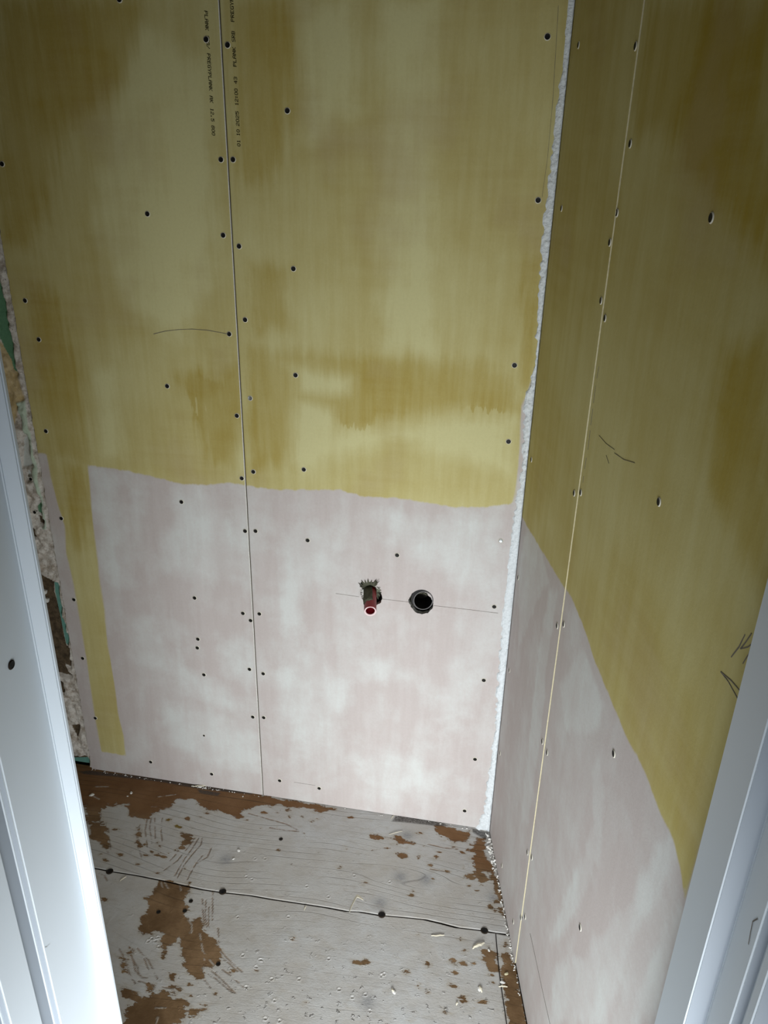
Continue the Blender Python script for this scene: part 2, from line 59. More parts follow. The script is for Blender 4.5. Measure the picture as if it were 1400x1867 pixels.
SCRATCH = [[(-0.8344,1.3261),(-0.822,1.2878),(-0.8047,1.2598),(-0.782,1.2337)],[(-0.8271,1.3528),(-0.8132,1.3139),(-0.7855,1.2675)],[(-0.8177,1.3547),(-0.8061,1.3235),(-0.7787,1.2806)],[(-0.8084,1.3566),(-0.7781,1.2966)],[(-0.7896,1.3604),(-0.7749,1.3216),(-0.758,1.2927)],[(-0.6825,1.3158),(-0.6882,1.2831),(-0.6965,1.2433),(-0.7162,1.2098)],[(-0.6734,1.3177),(-0.6762,1.2855),(-0.6819,1.2537),(-0.6842,1.2017)],[(-0.6643,1.3195),(-0.6597,1.3006),(-0.6701,1.2637),(-0.6758,1.2325),(-0.6755,1.1963)],[(-0.6434,1.269),(-0.6495,1.2452),(-0.6511,1.2119),(-0.6511,1.1976)],[(-0.6313,1.2945),(-0.6301,1.2678),(-0.6465,1.2458)],[(-0.7063,1.2873),(-0.7086,1.256),(-0.7141,1.2398)],[(-0.9074,1.3031),(-0.89,1.2741),(-0.8684,1.2431)],[(-0.9147,1.2612),(-0.889,1.2507),(-0.8687,1.2315)],[(-0.8598,1.1739),(-0.8448,1.1697),(-0.8321,1.158)],[(-0.5965,1.1553),(-0.581,1.1212),(-0.5658,1.0943)],[(-0.5875,1.1539),(-0.5759,1.1222),(-0.5542,1.0791)],[(-0.5812,1.1807),(-0.5538,1.1085)],[(-0.5739,1.1379),(-0.5495,1.0742)],[(-0.5336,1.0918),(-0.5198,1.0602)],[(-0.5238,1.0566),(-0.5,1.0364),(-0.473,1.0201),(-0.4476,1.0066)],[(-0.5088,1.0319),(-0.4836,1.0207),(-0.4575,1.006)],[(-0.5105,0.9969),(-0.4849,0.9838),(-0.4461,0.9612)],[(-0.5147,0.9883),(-0.4943,0.982),(-0.4659,0.9673),(-0.4512,0.9614)],[(-0.49,1.0036),(-0.4687,0.9947)],[(-0.4589,0.9889),(-0.4436,0.9817),(-0.4324,0.975)],[(-0.5817,1.106),(-0.5499,1.0684),(-0.5225,1.0402)],[(-0.517,0.975),(-0.4991,0.962)],[(-0.7265,1.0084),(-0.7089,0.9954),(-0.6916,0.9773),(-0.6735,0.9572),(-0.6523,0.9409)],[(-0.6982,1.0057),(-0.6809,0.9874),(-0.6652,0.9666),(-0.644,0.9553),(-0.6345,0.9571)],[(-0.6837,1.014),(-0.6629,0.999),(-0.6402,0.9741)],[(-0.6738,1.005),(-0.6496,0.9935),(-0.6122,0.9589)],[(-0.6476,0.9469),(-0.6265,0.9459),(-0.6081,0.9395)],[(-0.6809,0.9874),(-0.664,0.9747),(-0.6545,0.9609)],[(-0.5952,0.9445),(-0.5755,0.9458),(-0.5678,0.9399)],[(-0.7011,1.0824),(-0.6955,1.0541)],[(-0.691,1.0844),(-0.6792,1.0487)],[(-0.5791,1.419),(-0.5325,1.4123),(-0.4737,1.4043),(-0.4186,1.3843)],[(-0.5111,1.385),(-0.4675,1.3841),(-0.4259,1.3886)],[(-0.1093,1.4112),(-0.0708,1.4079),(-0.0362,1.4111)],[(-0.0945,1.3389),(-0.0633,1.3382),(-0.0491,1.3376)],[(-0.2241,1.3735),(-0.1991,1.3821)],[(-0.2433,1.366),(-0.2134,1.3793)]]
LIGHTSCR = [[(-0.6059,1.0982),(-0.5936,1.0888),(-0.5856,1.07),(-0.5919,1.0688)],[(-0.7073,1.1785),(-0.6949,1.1613)],[(-0.6993,1.18),(-0.6844,1.1666)],[(-0.567,1.0708),(-0.5491,1.0405),(-0.5339,1.0162)],[(-0.5425,1.0308),(-0.5174,1.0141),(-0.5062,1.0056)],[(-0.5901,0.9015),(-0.5696,0.9055)],[(-0.5774,0.8852),(-0.5746,0.8741)],[(-0.6407,0.9281),(-0.6248,0.9165)],[(-0.8312,1.4268),(-0.7865,1.445)],[(-1.0107,1.4273),(-0.9781,1.4339)],[(-1.0042,1.3962),(-0.9781,1.3879)],[(-0.8317,1.3909),(-0.779,1.3971)],[(-0.6619,1.1809),(-0.6526,1.1665)]]
KNOTS = [(-0.1627,1.3014),(-0.1963,1.2231),(-0.1017,1.3068),(-0.583,1.2697),(-0.165,1.4283),(0.0608,1.2865),(-0.1794,0.9937)]
SEAM = [(-0.8953,1.1843),(-0.8676,1.185),(-0.8392,1.1843),(-0.7704,1.1854),(-0.7009,1.1837),(-0.6455,1.1809),(-0.6017,1.179),(-0.5569,1.1803),(-0.4874,1.1852),(-0.435,1.1852),(-0.358,1.1873),(-0.3071,1.1886),(-0.26,1.1879),(-0.2318,1.1921),(-0.1867,1.1925),(-0.1327,1.1975),(-0.0837,1.2015),(-0.0466,1.1991),(-0.0096,1.1954),(0.0421,1.1987),(0.0685,1.1985),(0.0984,1.2003),(0.134,1.202)]
STRIP = [(0.0662,1.1967),(0.0753,1.1231),(0.0829,1.0761),(0.0965,1.0031),(0.1175,0.8748)]
CHIPS = [(-0.7371,1.483),(-0.7223,1.486),(-0.7556,1.4801),(-1.0042,1.3962),(-0.9062,1.4239),(-0.9106,1.4116),(-0.6127,1.4711),(-0.5623,1.2998),(-0.5656,1.2739),(-0.8222,1.4846),(-0.7954,1.4891),(0.04,1.063),(0.0859,1.0862),(-0.0025,1.0247),(-0.1307,1.0227),(0.0931,1.1069),(0.0542,1.1533)]
DENTS = [(-0.4922,1.2904),(-0.5158,1.2856),(-0.5189,1.2315),(-0.5032,1.228),(-0.3724,1.2341),(-0.3907,1.1487),(-0.2699,1.2845),(-0.1849,1.283),(-0.3158,1.2162),(-0.5016,1.1263),(-0.4165,1.0392),(-0.4589,1.0417),(-0.4282,0.9771),(-0.4223,1.0221),(-0.6543,1.0365),(-0.6642,1.0402),(-0.6409,1.0252),(-0.6691,1.0336),(-0.6531,1.0453),(-0.2785,1.0688),(-0.2416,1.008),(-0.2118,0.9976),(-0.3677,1.0978),(-0.4196,1.0386),(-0.3275,1.0137),(-0.3829,1.0029),(-0.3637,0.9612),(-0.3419,0.9244),(-0.3696,0.9233),(-0.1574,1.0578),(-0.1624,1.0532),(-0.1869,1.0082),(-0.1717,0.9772)]
CURL = [(-0.26,1.1879)]
DRIPS = [(-0.3553,1.0542,0.035,0.03),(-0.0917,1.0944,0.045,0.012),(-0.6794,1.0695,0.04,0.05)]
OCHRE = [[(-0.7927,1.3597),(-0.7615,1.3661),(-0.7576,1.3499),(-0.7771,1.3481)],[(-0.7559,1.3461),(-0.724,1.3504),(-0.735,1.3296),(-0.7459,1.3315)],[(-0.7681,1.3884),(-0.6985,1.4025),(-0.6984,1.3938),(-0.7591,1.3837)]]
FOOT_DARK = [[(-0.2021,1.4897),(-0.0792,1.4864),(-0.0664,1.4792),(-0.0959,1.4732),(-0.1592,1.4703),(-0.1924,1.4676),(-0.2105,1.4659)],[(-1.0588,1.4801),(-0.8428,1.49),(-0.5927,1.489),(-0.5905,1.4825),(-0.7286,1.4753),(-0.8553,1.4779),(-0.98,1.4717),(-1.0647,1.4642),(-1.0864,1.4695)],[(-0.0067,1.4833),(0.0353,1.4782),(0.0307,1.4543),(0.0126,1.4621),(-0.0028,1.4705)],[(-0.7417,1.4726),(-0.6744,1.4724),(-0.68,1.4598),(-0.7298,1.4611)]]
JMARK_R = [(25.6597,-45.486),(25.372,-45.7596),(25.4571,-46.3907),(25.5678,-47.0728)]
JMARK_L = [(-41.8659,-49.2095),(-41.6822,-49.2316),(-41.4149,-49.1503)]
SPLINTERS = [
((0.0191, 1.1503), (0.0439, 1.1682), 0.0042, 0.003, 'broad pale splinter near the right wall just in front of the seam'),
((-0.0716, 1.1628), (-0.0434, 1.1697), 0.0022, 0.001, 'thin white splinter lifting in front of the floor seam'),
((0.0785, 1.0764), (0.0963, 1.0787), 0.0022, 0.002, 'pale splinter on the edge of the bare strip'),
((-0.0032, 1.0201), (-0.0017, 1.0283), 0.0016, 0.002, 'short white splinter standing between brown spots'),
((0.0396, 1.07), (0.0449, 1.0569), 0.003, 0.002, 'white splinter at the end of the long gouge'),
((-0.1303, 1.0204), (-0.1375, 1.0295), 0.0022, 0.003, 'pale splinter near the bottom edge left of the brown spots'),
((-0.2102, 1.4205), (-0.1786, 1.4384), 0.0012, 0.001, 'thin white splinter lying below the dark gap at the back wall'),
((-0.2144, 1.4711), (-0.2066, 1.4888), 0.001, 0.001, 'fine white splinter at the left end of the dark gap'),
((-0.3601, 1.17), (-0.3598, 1.1839), 0.0012, 0.001, 'small pale splinter just in front of the seam left of the folded shaving'),
((-0.8014, 1.1624), (-0.793, 1.1764), 0.0016, 0.001, 'pale flake beside the seam near the left jamb'),
((-0.7568, 1.4789), (-0.7194, 1.4875), 0.003, 0.002, 'white plaster flake lying against the foot of the back wall')]
CHIP_R = [.0042,.0024,.0022,.0042,.0034,.0018,.0016,.0030,.0022,.0018,.0016,.0034,.0034,.0016,.0032,.0030,.0024]
CHIP_LABELS = ['white chip at the foot of the back wall, largest of the three together', 'white chip touching the back wall, rightmost of three together', 'white chip touching the back wall, leftmost of three together', 'round whitish chip on brown wood nearest the left jamb', 'bright white chip on the bare rust brown wood', 'tiny white chip beside the bright chip on brown wood', 'tiny white speck on brown wood below the board seam', 'white chip on grey paint behind the seam', 'small white chip in front of the chip on grey paint', 'speck at the back wall foot above the bare brown band', 'speck by the back wall foot beside another, left of the flake', 'white chip at the end of the long gouge', 'white chip on the edge of the bare wood strip', 'small white chip in front of a short standing splinter', 'pale chip near the bottom edge of the photo', 'yellowish chip on the bare wood strip by the right wall', 'small white chip on the brown patch left of the bare strip']
# ------------------------------------------------------------------ camera
def setup_camera():
    f, pitch, roll, yaw, h = CAM
    cd = bpy.data.cameras.new('camera')
    cam = bpy.data.objects.new('camera', cd)
    COL.objects.link(cam)
    cy, sy = math.cos(yaw), math.sin(yaw)
    f0, r0, u0 = Vector((sy, cy, 0)), Vector((cy, -sy, 0)), Vector((0, 0, 1))
    F = f0 * math.cos(pitch) - u0 * math.sin(pitch)
    U = u0 * math.cos(pitch) + f0 * math.sin(pitch)
    R_ = r0 * math.cos(roll) + U * math.sin(roll)
    U2 = U * math.cos(roll) - r0 * math.sin(roll)
    m = Matrix((R_, U2, -F)).transposed().to_4x4()
    m.translation = (0, 0, h)
    cam.matrix_world = m
    cd.sensor_fit = 'VERTICAL'
    cd.sensor_height = 36
    cd.lens = f / 1867 * 36
    cd.clip_start = 0.02
    S.camera = cam
setup_camera()

# ------------------------------------------------------------------ light
W = bpy.data.worlds.new('hall_light'); S.world = W; W.use_nodes = True
W.node_tree.nodes['Background'].inputs[0].default_value = (0.80, 0.90, 1.0, 1)
W.node_tree.nodes['Background'].inputs[1].default_value = WORLD_STRENGTH

def area(name, loc, target, sx, sy, energy, col, spread=180):
    ld = bpy.data.lights.new(name, 'AREA'); ld.shape = 'RECTANGLE'
    ld.spread = math.radians(spread); ld.size = sx; ld.size_y = sy; ld.energy = energy; ld.color = col
    o = bpy.data.objects.new(name, ld); COL.objects.link(o)
    o.location = loc
    o.rotation_euler = (Vector(target) - Vector(loc)).to_track_quat('-Z', 'Y').to_euler()
    return o
for a in LIGHTS: area(*a)
S.view_settings.view_transform = 'Standard'
S.view_settings.look = 'None'
S.view_settings.gamma = 1
S.view_settings.use_curve_mapping = False
S.view_settings.exposure = EXPOSURE

# ------------------------------------------------------------------ node helper
class NT:
    def __init__(s, name):
        s.m = bpy.data.materials.new(name); s.m.use_nodes = True
        s.t = s.m.node_tree; s.b = s.t.nodes['Principled BSDF']
        s.co = s.t.nodes.new('ShaderNodeTexCoord').outputs['Object']
    def put(s, inp, v):
        if isinstance(v, (int, float)): inp.default_value = v
        elif isinstance(v, tuple): inp.default_value = v if len(v) != 3 or inp.type == 'VECTOR' else (*v, 1)
        else: s.t.links.new(v, inp)
    def math(s, op, a, b=0, c=0):
        n = s.t.nodes.new('ShaderNodeMath'); n.operation = op
        for i, v in enumerate((a, b, c)): s.put(n.inputs[i], v)
        return n.outputs[0]
    def attr(s, name):
        n = s.t.nodes.new('ShaderNodeAttribute'); n.attribute_name = name
        return n.outputs['Fac']
    def scaled(s, sc, off=(0, 0, 0)):
        n = s.t.nodes.new('ShaderNodeMapping'); s.t.links.new(s.co, n.inputs[0])
        n.inputs['Scale'].default_value = sc; n.inputs['Location'].default_value = off
        return n.outputs[0]
    def noise(s, sc=(1, 1, 1), scale=1, detail=3, rough=.5, off=(0, 0, 0), dist=0):
        n = s.t.nodes.new('ShaderNodeTexNoise')
        s.t.links.new(s.scaled(sc, off), n.inputs['Vector'])
        n.inputs['Scale'].default_value = scale; n.inputs['Detail'].default_value = detail
        n.inputs['Roughness'].default_value = rough; n.inputs['Distortion'].default_value = dist
        return n.outputs['Fac']
    def step(s, v, lo, hi, a=0, b=1):
        n = s.t.nodes.new('ShaderNodeMapRange'); n.interpolation_type = 'SMOOTHSTEP'
        s.put(n.inputs[0], v)
        for i, q in zip((1, 2, 3, 4), (lo, hi, a, b)): s.put(n.inputs[i], q)
        return n.outputs[0]
    def mix(s, f, a, b, mode='MIX'):
        n = s.t.nodes.new('ShaderNodeMix'); n.data_type = 'RGBA'; n.blend_type = mode
        s.put(n.inputs[0], f); s.put(n.inputs[6], a); s.put(n.inputs[7], b)
        return n.outputs[2]
    def bump(s, h, dist, strength=1):
        n = s.t.nodes.new('ShaderNodeBump'); s.put(n.inputs['Height'], h)
        n.inputs['Distance'].default_value = dist; n.inputs['Strength'].default_value = strength
        s.t.links.new(n.outputs[0], s.b.inputs['Normal'])
    def out(s, col, rough=.8, spec=.3):
        s.put(s.b.inputs['Base Color'], col); s.put(s.b.inputs['Roughness'], rough)
        s.b.inputs['Specular IOR Level'].default_value = spec
        return s.m

def plain(name, col, rough=.6, spec=.3, metal=0, var=.12, scale=60, bump=0):
    n = NT(name)
    f = n.noise((1, 1, 1), scale, 4)
    c = n.mix(f, tuple(v * (1 - var) for v in col), tuple(min(1, v * (1 + var)) for v in col))
    if bump: n.bump(f, bump)
    n.b.inputs['Metallic'].default_value = metal
    return n.out(c, rough, spec)

# ---- painted plasterboard face: pinkish sealed board, yellow primer coats on top
def board_material(name, streak=(9, 1, 1.6), tint=0.0, dk=(.40, .30, .062), ws=.030):
    n = NT(name)
    st = n.noise(streak, 1.6, 6, .6, dist=.4)
    st2 = n.noise((streak[0] * 3, 1, streak[2] * 1.5), 2.2, 5, .6, off=(3, 0, 1))
    big = n.noise((1, 1, 1), 3.2, 4, .55, off=(.7, 0, .2))
    mid = n.noise((1, 1, 1), 11, 6, .65, off=(2, 0, 5))
    fine = n.noise((1, 1, 1), 170, 4, .7)
    fib = n.noise((1, 1, .45), 420, 2, .6)
    dripn = n.noise((95, 1, 3), 1.0, 2, .5, off=(5, 0, 2))
    horiz = n.noise((2.2, 1, 26), 1.5, 5, .6, off=(1, 0, 4))
    # wash coats (thinned white swept over the pink seal)
    wash = n.step(n.math('ADD', n.attr('wash'), n.math('MULTIPLY', n.math('SUBTRACT', mid, .5), .05)), -ws, ws)
    f = n.math('ADD', n.math('MULTIPLY', wash, .55), n.step(st, .36, .68, 0, .50))
    f = n.math('ADD', f, n.step(mid, .35, .7, -.28, .28))
    f = n.math('MINIMUM', n.math('MAXIMUM', f, 0), 1)
    pink = n.mix(f, (.53, .475, .455), (.64, .65, .63))
    pink = n.mix(n.step(st2, .35, .7, 0, .35), pink, (.60, .555, .54))
    # yellow primer
    deep = n.step(n.math('ADD', n.attr('deep'), n.math('ADD', n.math('MULTIPLY', n.math('SUBTRACT', st2, .5), .05), n.math('ADD', n.math('MULTIPLY', n.math('SUBTRACT', mid, .5), .05), n.math('MULTIPLY', n.math('MULTIPLY', n.math('SUBTRACT', dripn, .48), .11), n.attr('dripm'))))), n.step(n.attr('dripm'), 0, .6, -.022, -.0015), n.step(n.attr('dripm'), 0, .6, .022, .0015))
    pale = n.step(n.math('ADD', n.attr('pale'), n.math('MULTIPLY', n.math('SUBTRACT', mid, .5), .06)), -.03, .03)
    yf = n.math('ADD', n.math('ADD', n.math('MULTIPLY', deep, .34), n.math('MULTIPLY', pale, -.42)), .36)
    yf = n.math('ADD', yf, n.step(big, .3, .7, -.20, .20))
    yf = n.math('ADD', yf, n.step(st2, .3, .7, -.09, .09))
    yf = n.math('ADD', yf, n.math('MULTIPLY', n.step(horiz, .3, .7, -.08, .08), n.step(big, .45, .62)))
    yf = n.math('ADD', yf, .05)
    yf = n.math('MINIMUM', n.math('MAXIMUM', yf, 0), 1)
    yf = n.math('MINIMUM', n.math('ADD', yf, tint), 1)
    yel = n.mix(yf, (.64, .605, .32), dk)
    yel = n.mix(n.math('MULTIPLY', n.step(big, .52, .66), .35), yel, (.49, .41, .24))
    e = n.math('ADD', n.attr('yel'), n.math('MULTIPLY', n.math('SUBTRACT', st2, .5), .012))
    col = n.mix(n.step(e, -.003, .003), pink, yel)
    col = n.mix(n.step(fine, .35, .75, 0, .22), col, n.mix(1.0, col, (.80, .78, .74), 'MULTIPLY'))
    col = n.mix(n.step(fib, .62, .80, 0, .16), col, (.80, .78, .70))
    n.bump(n.math('ADD', n.math('MULTIPLY', fine, .35), n.math('MULTIPLY', mid, .6)), .0012, .5)
    return n.out(col, .82, .25)
M_back = board_material('primed_plasterboard_face', (9, 1, 1.6), .04)
M_side = board_material('primed_plasterboard_side_face', (5, 1, 1.0), .10, (.385, .280, .030), .010)
M_core = plain('gypsum_core', (.72, .71, .66), .9, .1, bump=.0005, scale=300, var=.25)
M_coreyel = plain('gypsum_core_yellow', (.56, .51, .34), .9, .1, bump=.0005, scale=200, var=.25)
M_filler = plain('white_filler', (.74, .78, .80), .85, .2, bump=.003, scale=230, var=.16)
M_screw = plain('black_screw', (.012, .011, .010), .55, .3, metal=.3)
M_screwgrey = plain('grey_screw', (.30, .31, .31), .4, .5, metal=.8)
M_edge = plain('shaded_paper_edge', (.20, .17, .12), .9, .1)  # paper edge coloured dark to paint in the shadow of the seam
M_rim = plain('torn_paper', (.70, .67, .57), .9, .1)
M_pencil = plain('graphite', (.16, .14, .115), .7, .2)
M_ink = plain('black_ink', (.030, .024, .010), .8, .1)
M_red = plain('dark_red_plastic', (.26, .012, .016), .35, .5, var=.35, scale=40)
M_pipein = plain('red_pipe_bore', (.20, .006, .012), .5, .3)
M_rimw = plain('pale_pink_pipe_end', (.85, .66, .66), .5, .4)
M_drain = plain('dark_grey_plastic', (.045, .047, .052), .45, .4, var=.3)
M_drainin = plain('black_drain_bore', (.006, .006, .007), .6, .2)
M_seal = plain('pale_seal_ring', (.22, .215, .215), .5, .4)
M_dirt = plain('grimy_sealant', (.10, .10, .07), .9, .1, var=.6, scale=90, bump=.004)
M_fuzz = plain('grey_green_fibre', (.22, .25, .18), .95, .1, var=.5, scale=150, bump=.003)
M_paint = plain('white_gloss_paint', (.64, .70, .75), .5, .3, var=.02, scale=6)
M_groove = plain('groove_shade_grey', (.33, .375, .43), .5, .4, var=.03, scale=6)  # darker grey paints in the shade of the jamb grooves and steps
M_shav = plain('fresh_wood_shaving', (.74, .69, .55), .8, .2)
M_crumb = plain('white_plaster_crumb', (.80, .79, .75), .9, .1)
M_block = plain('white_plastic', (.85, .84, .80), .5, .4)
M_wall = plain('rough_masonry', (.16, .14, .12), .95, .1, bump=.004, scale=40, var=.4)
M_render = plain('plain_plaster', (.42, .40, .36), .9, .1, var=.08, scale=8)

# old substrate seen past the left board
def substrate_material():
    n = NT('old_scraped_wall')
    mid = n.noise((1, 1, 1), 60, 6, .7)
    fine = n.noise((1, 1, 1), 260, 5, .7)
    e = n.math('MULTIPLY', n.math('SUBTRACT', fine, .5), .004)
    def m(a, w=.0008): return n.step(n.math('ADD', n.attr(a), e), -w, w)
    c = n.mix(n.step(mid, .32, .62), (.42, .35, .28), (.80, .76, .70))
    c = n.mix(n.step(fine, .30, .42), (.10, .075, .05), c)
    c = n.mix(n.math('MULTIPLY', m('foam', .004), .75), c, (.58, .42, .16))
    c = n.mix(n.math('MULTIPLY', m('white', .001), .85), c, n.mix(n.step(fine, .38, .52), (.25, .24, .22), (.78, .80, .78)))
    c = n.mix(m('smooth'), c, (.62, .64, .60))
    c = n.mix(m('brown'), c, n.mix(n.step(mid, .3, .7), (.050, .034, .020), (.16, .115, .068)))
    c = n.mix(m('green'), c, n.mix(mid, (.10, .24, .13), (.16, .34, .20)))
    c = n.mix(m('teal'), c, n.mix(mid, (.13, .32, .27), (.19, .42, .35)))
    c = n.mix(m('mint', .0015), c, n.mix(mid, (.38, .50, .34), (.70, .78, .68)))
    n.bump(n.math('ADD', mid, n.math('MULTIPLY', fine, .5)), .004, .8)
    return n.out(c, .85, .25)
M_sub = substrate_material()

# worn grey paint on wooden floor boards
def floor_material():
    n = NT('worn_painted_floor')
    mid = n.noise((1, 1, 1), 14, 6, .6)
    big = n.noise((1, 1, 1), 3, 3, .5)
    fine = n.noise((1.4, 3, 1), 110, 5, .7)
    rag = n.noise((1, 2.2, 1), 26, 6, .7, off=(7, 3, 0))
    fleck = n.noise((1, 1.6, 1), 55, 5, .62, off=(4, 2, 0))
    # annual rings showing through the paint
    grain = n.attr('grain')
    ring = n.math('PINGPONG', grain, .5)
    ringm = n.math('MULTIPLY', n.step(ring, .0, .10, 1, 0), n.step(n.noise((2, 9, 1), 2.2, 3, off=(1, 1, 0)), .38, .60))
    e = n.math('ADD', n.attr('brown'), n.math('ADD', n.math('MULTIPLY', n.math('SUBTRACT', fine, .5), .014), n.math('MULTIPLY', n.math('SUBTRACT', rag, .5), .058)))
    chips = n.step(fleck, .705, .735)
    raw = n.math('MAXIMUM', n.step(e, -.0006, .0006), n.math('MAXIMUM', chips, n.math('MULTIPLY', n.math('MULTIPLY', n.attr('scr'), .8), n.step(rag, .40, .52))))
    raw = n.math('MULTIPLY', raw, n.math('SUBTRACT', 1, n.math('MULTIPLY', n.math('MULTIPLY', n.attr('lightscr'), .8), n.step(rag, .42, .52))))
    paint = n.mix(n.step(mid, .3, .7), (.46, .445, .42), (.52, .525, .52))
    paint = n.mix(n.step(big, .35, .65, 0, .35), paint, (.46, .42, .36))
    paint = n.mix(n.math('MULTIPLY', n.math('MULTIPLY', ringm, n.attr('ringmask')), .40), paint, (.13, .115, .10))
    paint = n.mix(n.math('MULTIPLY', n.attr('knot'), n.step(fine, .35, .6, .35, .8)), paint, (.20, .205, .215))
    halo = n.step(e, -.009, -.001)
    paint = n.mix(n.step(rag, .50, .68, 0, .35), paint, (.36, .32, .26))
    paint = n.mix(n.math('MULTIPLY', halo, .30), paint, (.36, .29, .19))
    wood = n.mix(n.step(mid, .3, .72), (.12, .066, .026), (.25, .155, .078))
    wood = n.mix(n.step(n.attr('ochre'), -.003, .003, 0, .8), wood, (.20, .14, .02))
    wood = n.mix(n.step(n.attr('rust'), -.02, .02, 0, .6), wood, (.19, .085, .028))
    wood = n.mix(n.math('MULTIPLY', ringm, .5), wood, (.05, .028, .012))
    col = n.mix(raw, paint, wood)
    foot_dark = n.step(n.attr('foot_dark'), -.003, .003)  # near-black patches on the floor along the foot of the back wall
    col = n.mix(n.math('MULTIPLY', foot_dark, n.step(fine, .3, .6, .45, .95)), col, (.055, .048, .042))
    h = n.math('ADD', n.math('MULTIPLY', n.step(mid, .2, .8), .5), n.math('MULTIPLY', n.math('ADD', n.math('MULTIPLY', ringm, n.math('MULTIPLY', n.attr('ringmask'), .35)), raw), -.55))
    pit = n.noise((1, 1, 1), 62, 4, .6, off=(9, 9, 0))
    h = n.math('ADD', h, n.math('MULTIPLY', n.step(pit, .60, .74), n.step(n.attr('pit'), 0, 1, .25, 2.2)))
    h = n.math('ADD', h, n.math('MULTIPLY', fine, .25))
    n.bump(h, .0022, 1.0)
    return n.out(col, n.mix(raw, (.50, .50, .50), (.72, .72, .72)), .35)
M_floor = floor_material()
M_gap = plain('dark_gap', (.03, .022, .015), .95, .05)

# ------------------------------------------------------------------ object helpers
def link(name, me, mat=None, parent=None):
    o = bpy.data.objects.new(name, me); COL.objects.link(o)
    if parent: o.parent = parent
    if mat and me: 
        for m in (mat if isinstance(mat, (list, tuple)) else [mat]): me.materials.append(m)
    return o
def tag(o, label, cat, group=None):
    o['label'] = label; o['category'] = cat
    if group: o['group'] = group
    return o
def struct(o): o['kind'] = 'structure'; return o
def mesh(name, v, f, smooth=False, mats=None):
    me = bpy.data.meshes.new(name); me.from_pydata([tuple(map(float, p)) for p in v], [], [tuple(map(int, q)) for q in f])
    if mats is not None: me.polygons.foreach_set('material_index', mats)
    if smooth: me.polygons.foreach_set('use_smooth', [True] * len(me.polygons))
    me.update(); return me
def bm_mesh(name, bm, smooth=False):
    bmesh.ops.recalc_face_normals(bm, faces=bm.faces)
    me = bpy.data.meshes.new(name); bm.to_mesh(me); bm.free()
    if smooth: me.polygons.foreach_set('use_smooth', [True] * len(me.polygons))
    return me
def box_mesh(name, lo, hi, bevel=0):
    bm = bmesh.new(); bmesh.ops.create_cube(bm, size=1)
    for v in bm.verts: v.co = Vector([lo[i] + (v.co[i] + .5) * (hi[i] - lo[i]) for i in range(3)])
    if bevel: bmesh.ops.bevel(bm, geom=bm.edges[:], offset=bevel, segments=2, affect='EDGES')
    return bm_mesh(name, bm)
def set_attr(me, name, vals):
    a = me.attributes.new(name, 'FLOAT', 'POINT'); a.data.foreach_set('value', np.asarray(vals, dtype=np.float32))

def seg_dist(P, A, B):
    d = B - A; L = max(d @ d, 1e-12)
    t = np.clip(((P - A) @ d) / L, 0, 1)
    return np.hypot(*(P - A - t[:, None] * d).T)
def sdf(P, polys, clamp=.08):
    """signed distance to a set of closed outlines, positive inside"""
    out = np.full(len(P), -float(clamp))
    for poly in polys:
        Q = np.array(poly, float)
        lo, hi = Q.min(0) - clamp, Q.max(0) + clamp
        m = np.all((P > lo) & (P < hi), axis=1)
        if not m.any(): continue
        p = P[m]; d = np.full(len(p), 9.); ins = np.zeros(len(p), bool)
        for i in range(len(Q)):
            a, b = Q[i], Q[(i + 1) % len(Q)]
            d = np.minimum(d, seg_dist(p, a, b))
            c = (a[1] > p[:, 1]) != (b[1] > p[:, 1])
            with np.errstate(divide='ignore', invalid='ignore'):
                xx = (b[0] - a[0]) * (p[:, 1] - a[1]) / (b[1] - a[1]) + a[0]
            ins ^= c & (p[:, 0] < xx)
        out[m] = np.maximum(out[m], np.clip(np.where(ins, d, -d), -clamp, clamp))
    return out
def lines(P, LL, r):
    out = np.zeros(len(P))
    for L in LL:
        Q = np.array(L, float)
        for a, b in zip(Q[:-1], Q[1:]):
            out = np.maximum(out, np.clip((r - seg_dist(P, a, b)) / (r * .6), 0, 1))
    return out
def vnoise(P, scale, seed=0):
    """smooth value noise for relief"""
    rng = np.random.RandomState(seed); G = rng.rand(64, 64)
    q = P * scale; i = np.floor(q).astype(int); f = q - i; f = f * f * (3 - 2 * f)
    g = lambda a, b: G[(i[:, 0] + a) % 64, (i[:, 1] + b) % 64]
    return (g(0, 0) * (1 - f[:, 0]) + g(1, 0) * f[:, 0]) * (1 - f[:, 1]) + (g(0, 1) * (1 - f[:, 0]) + g(1, 1) * f[:, 0]) * f[:, 1]

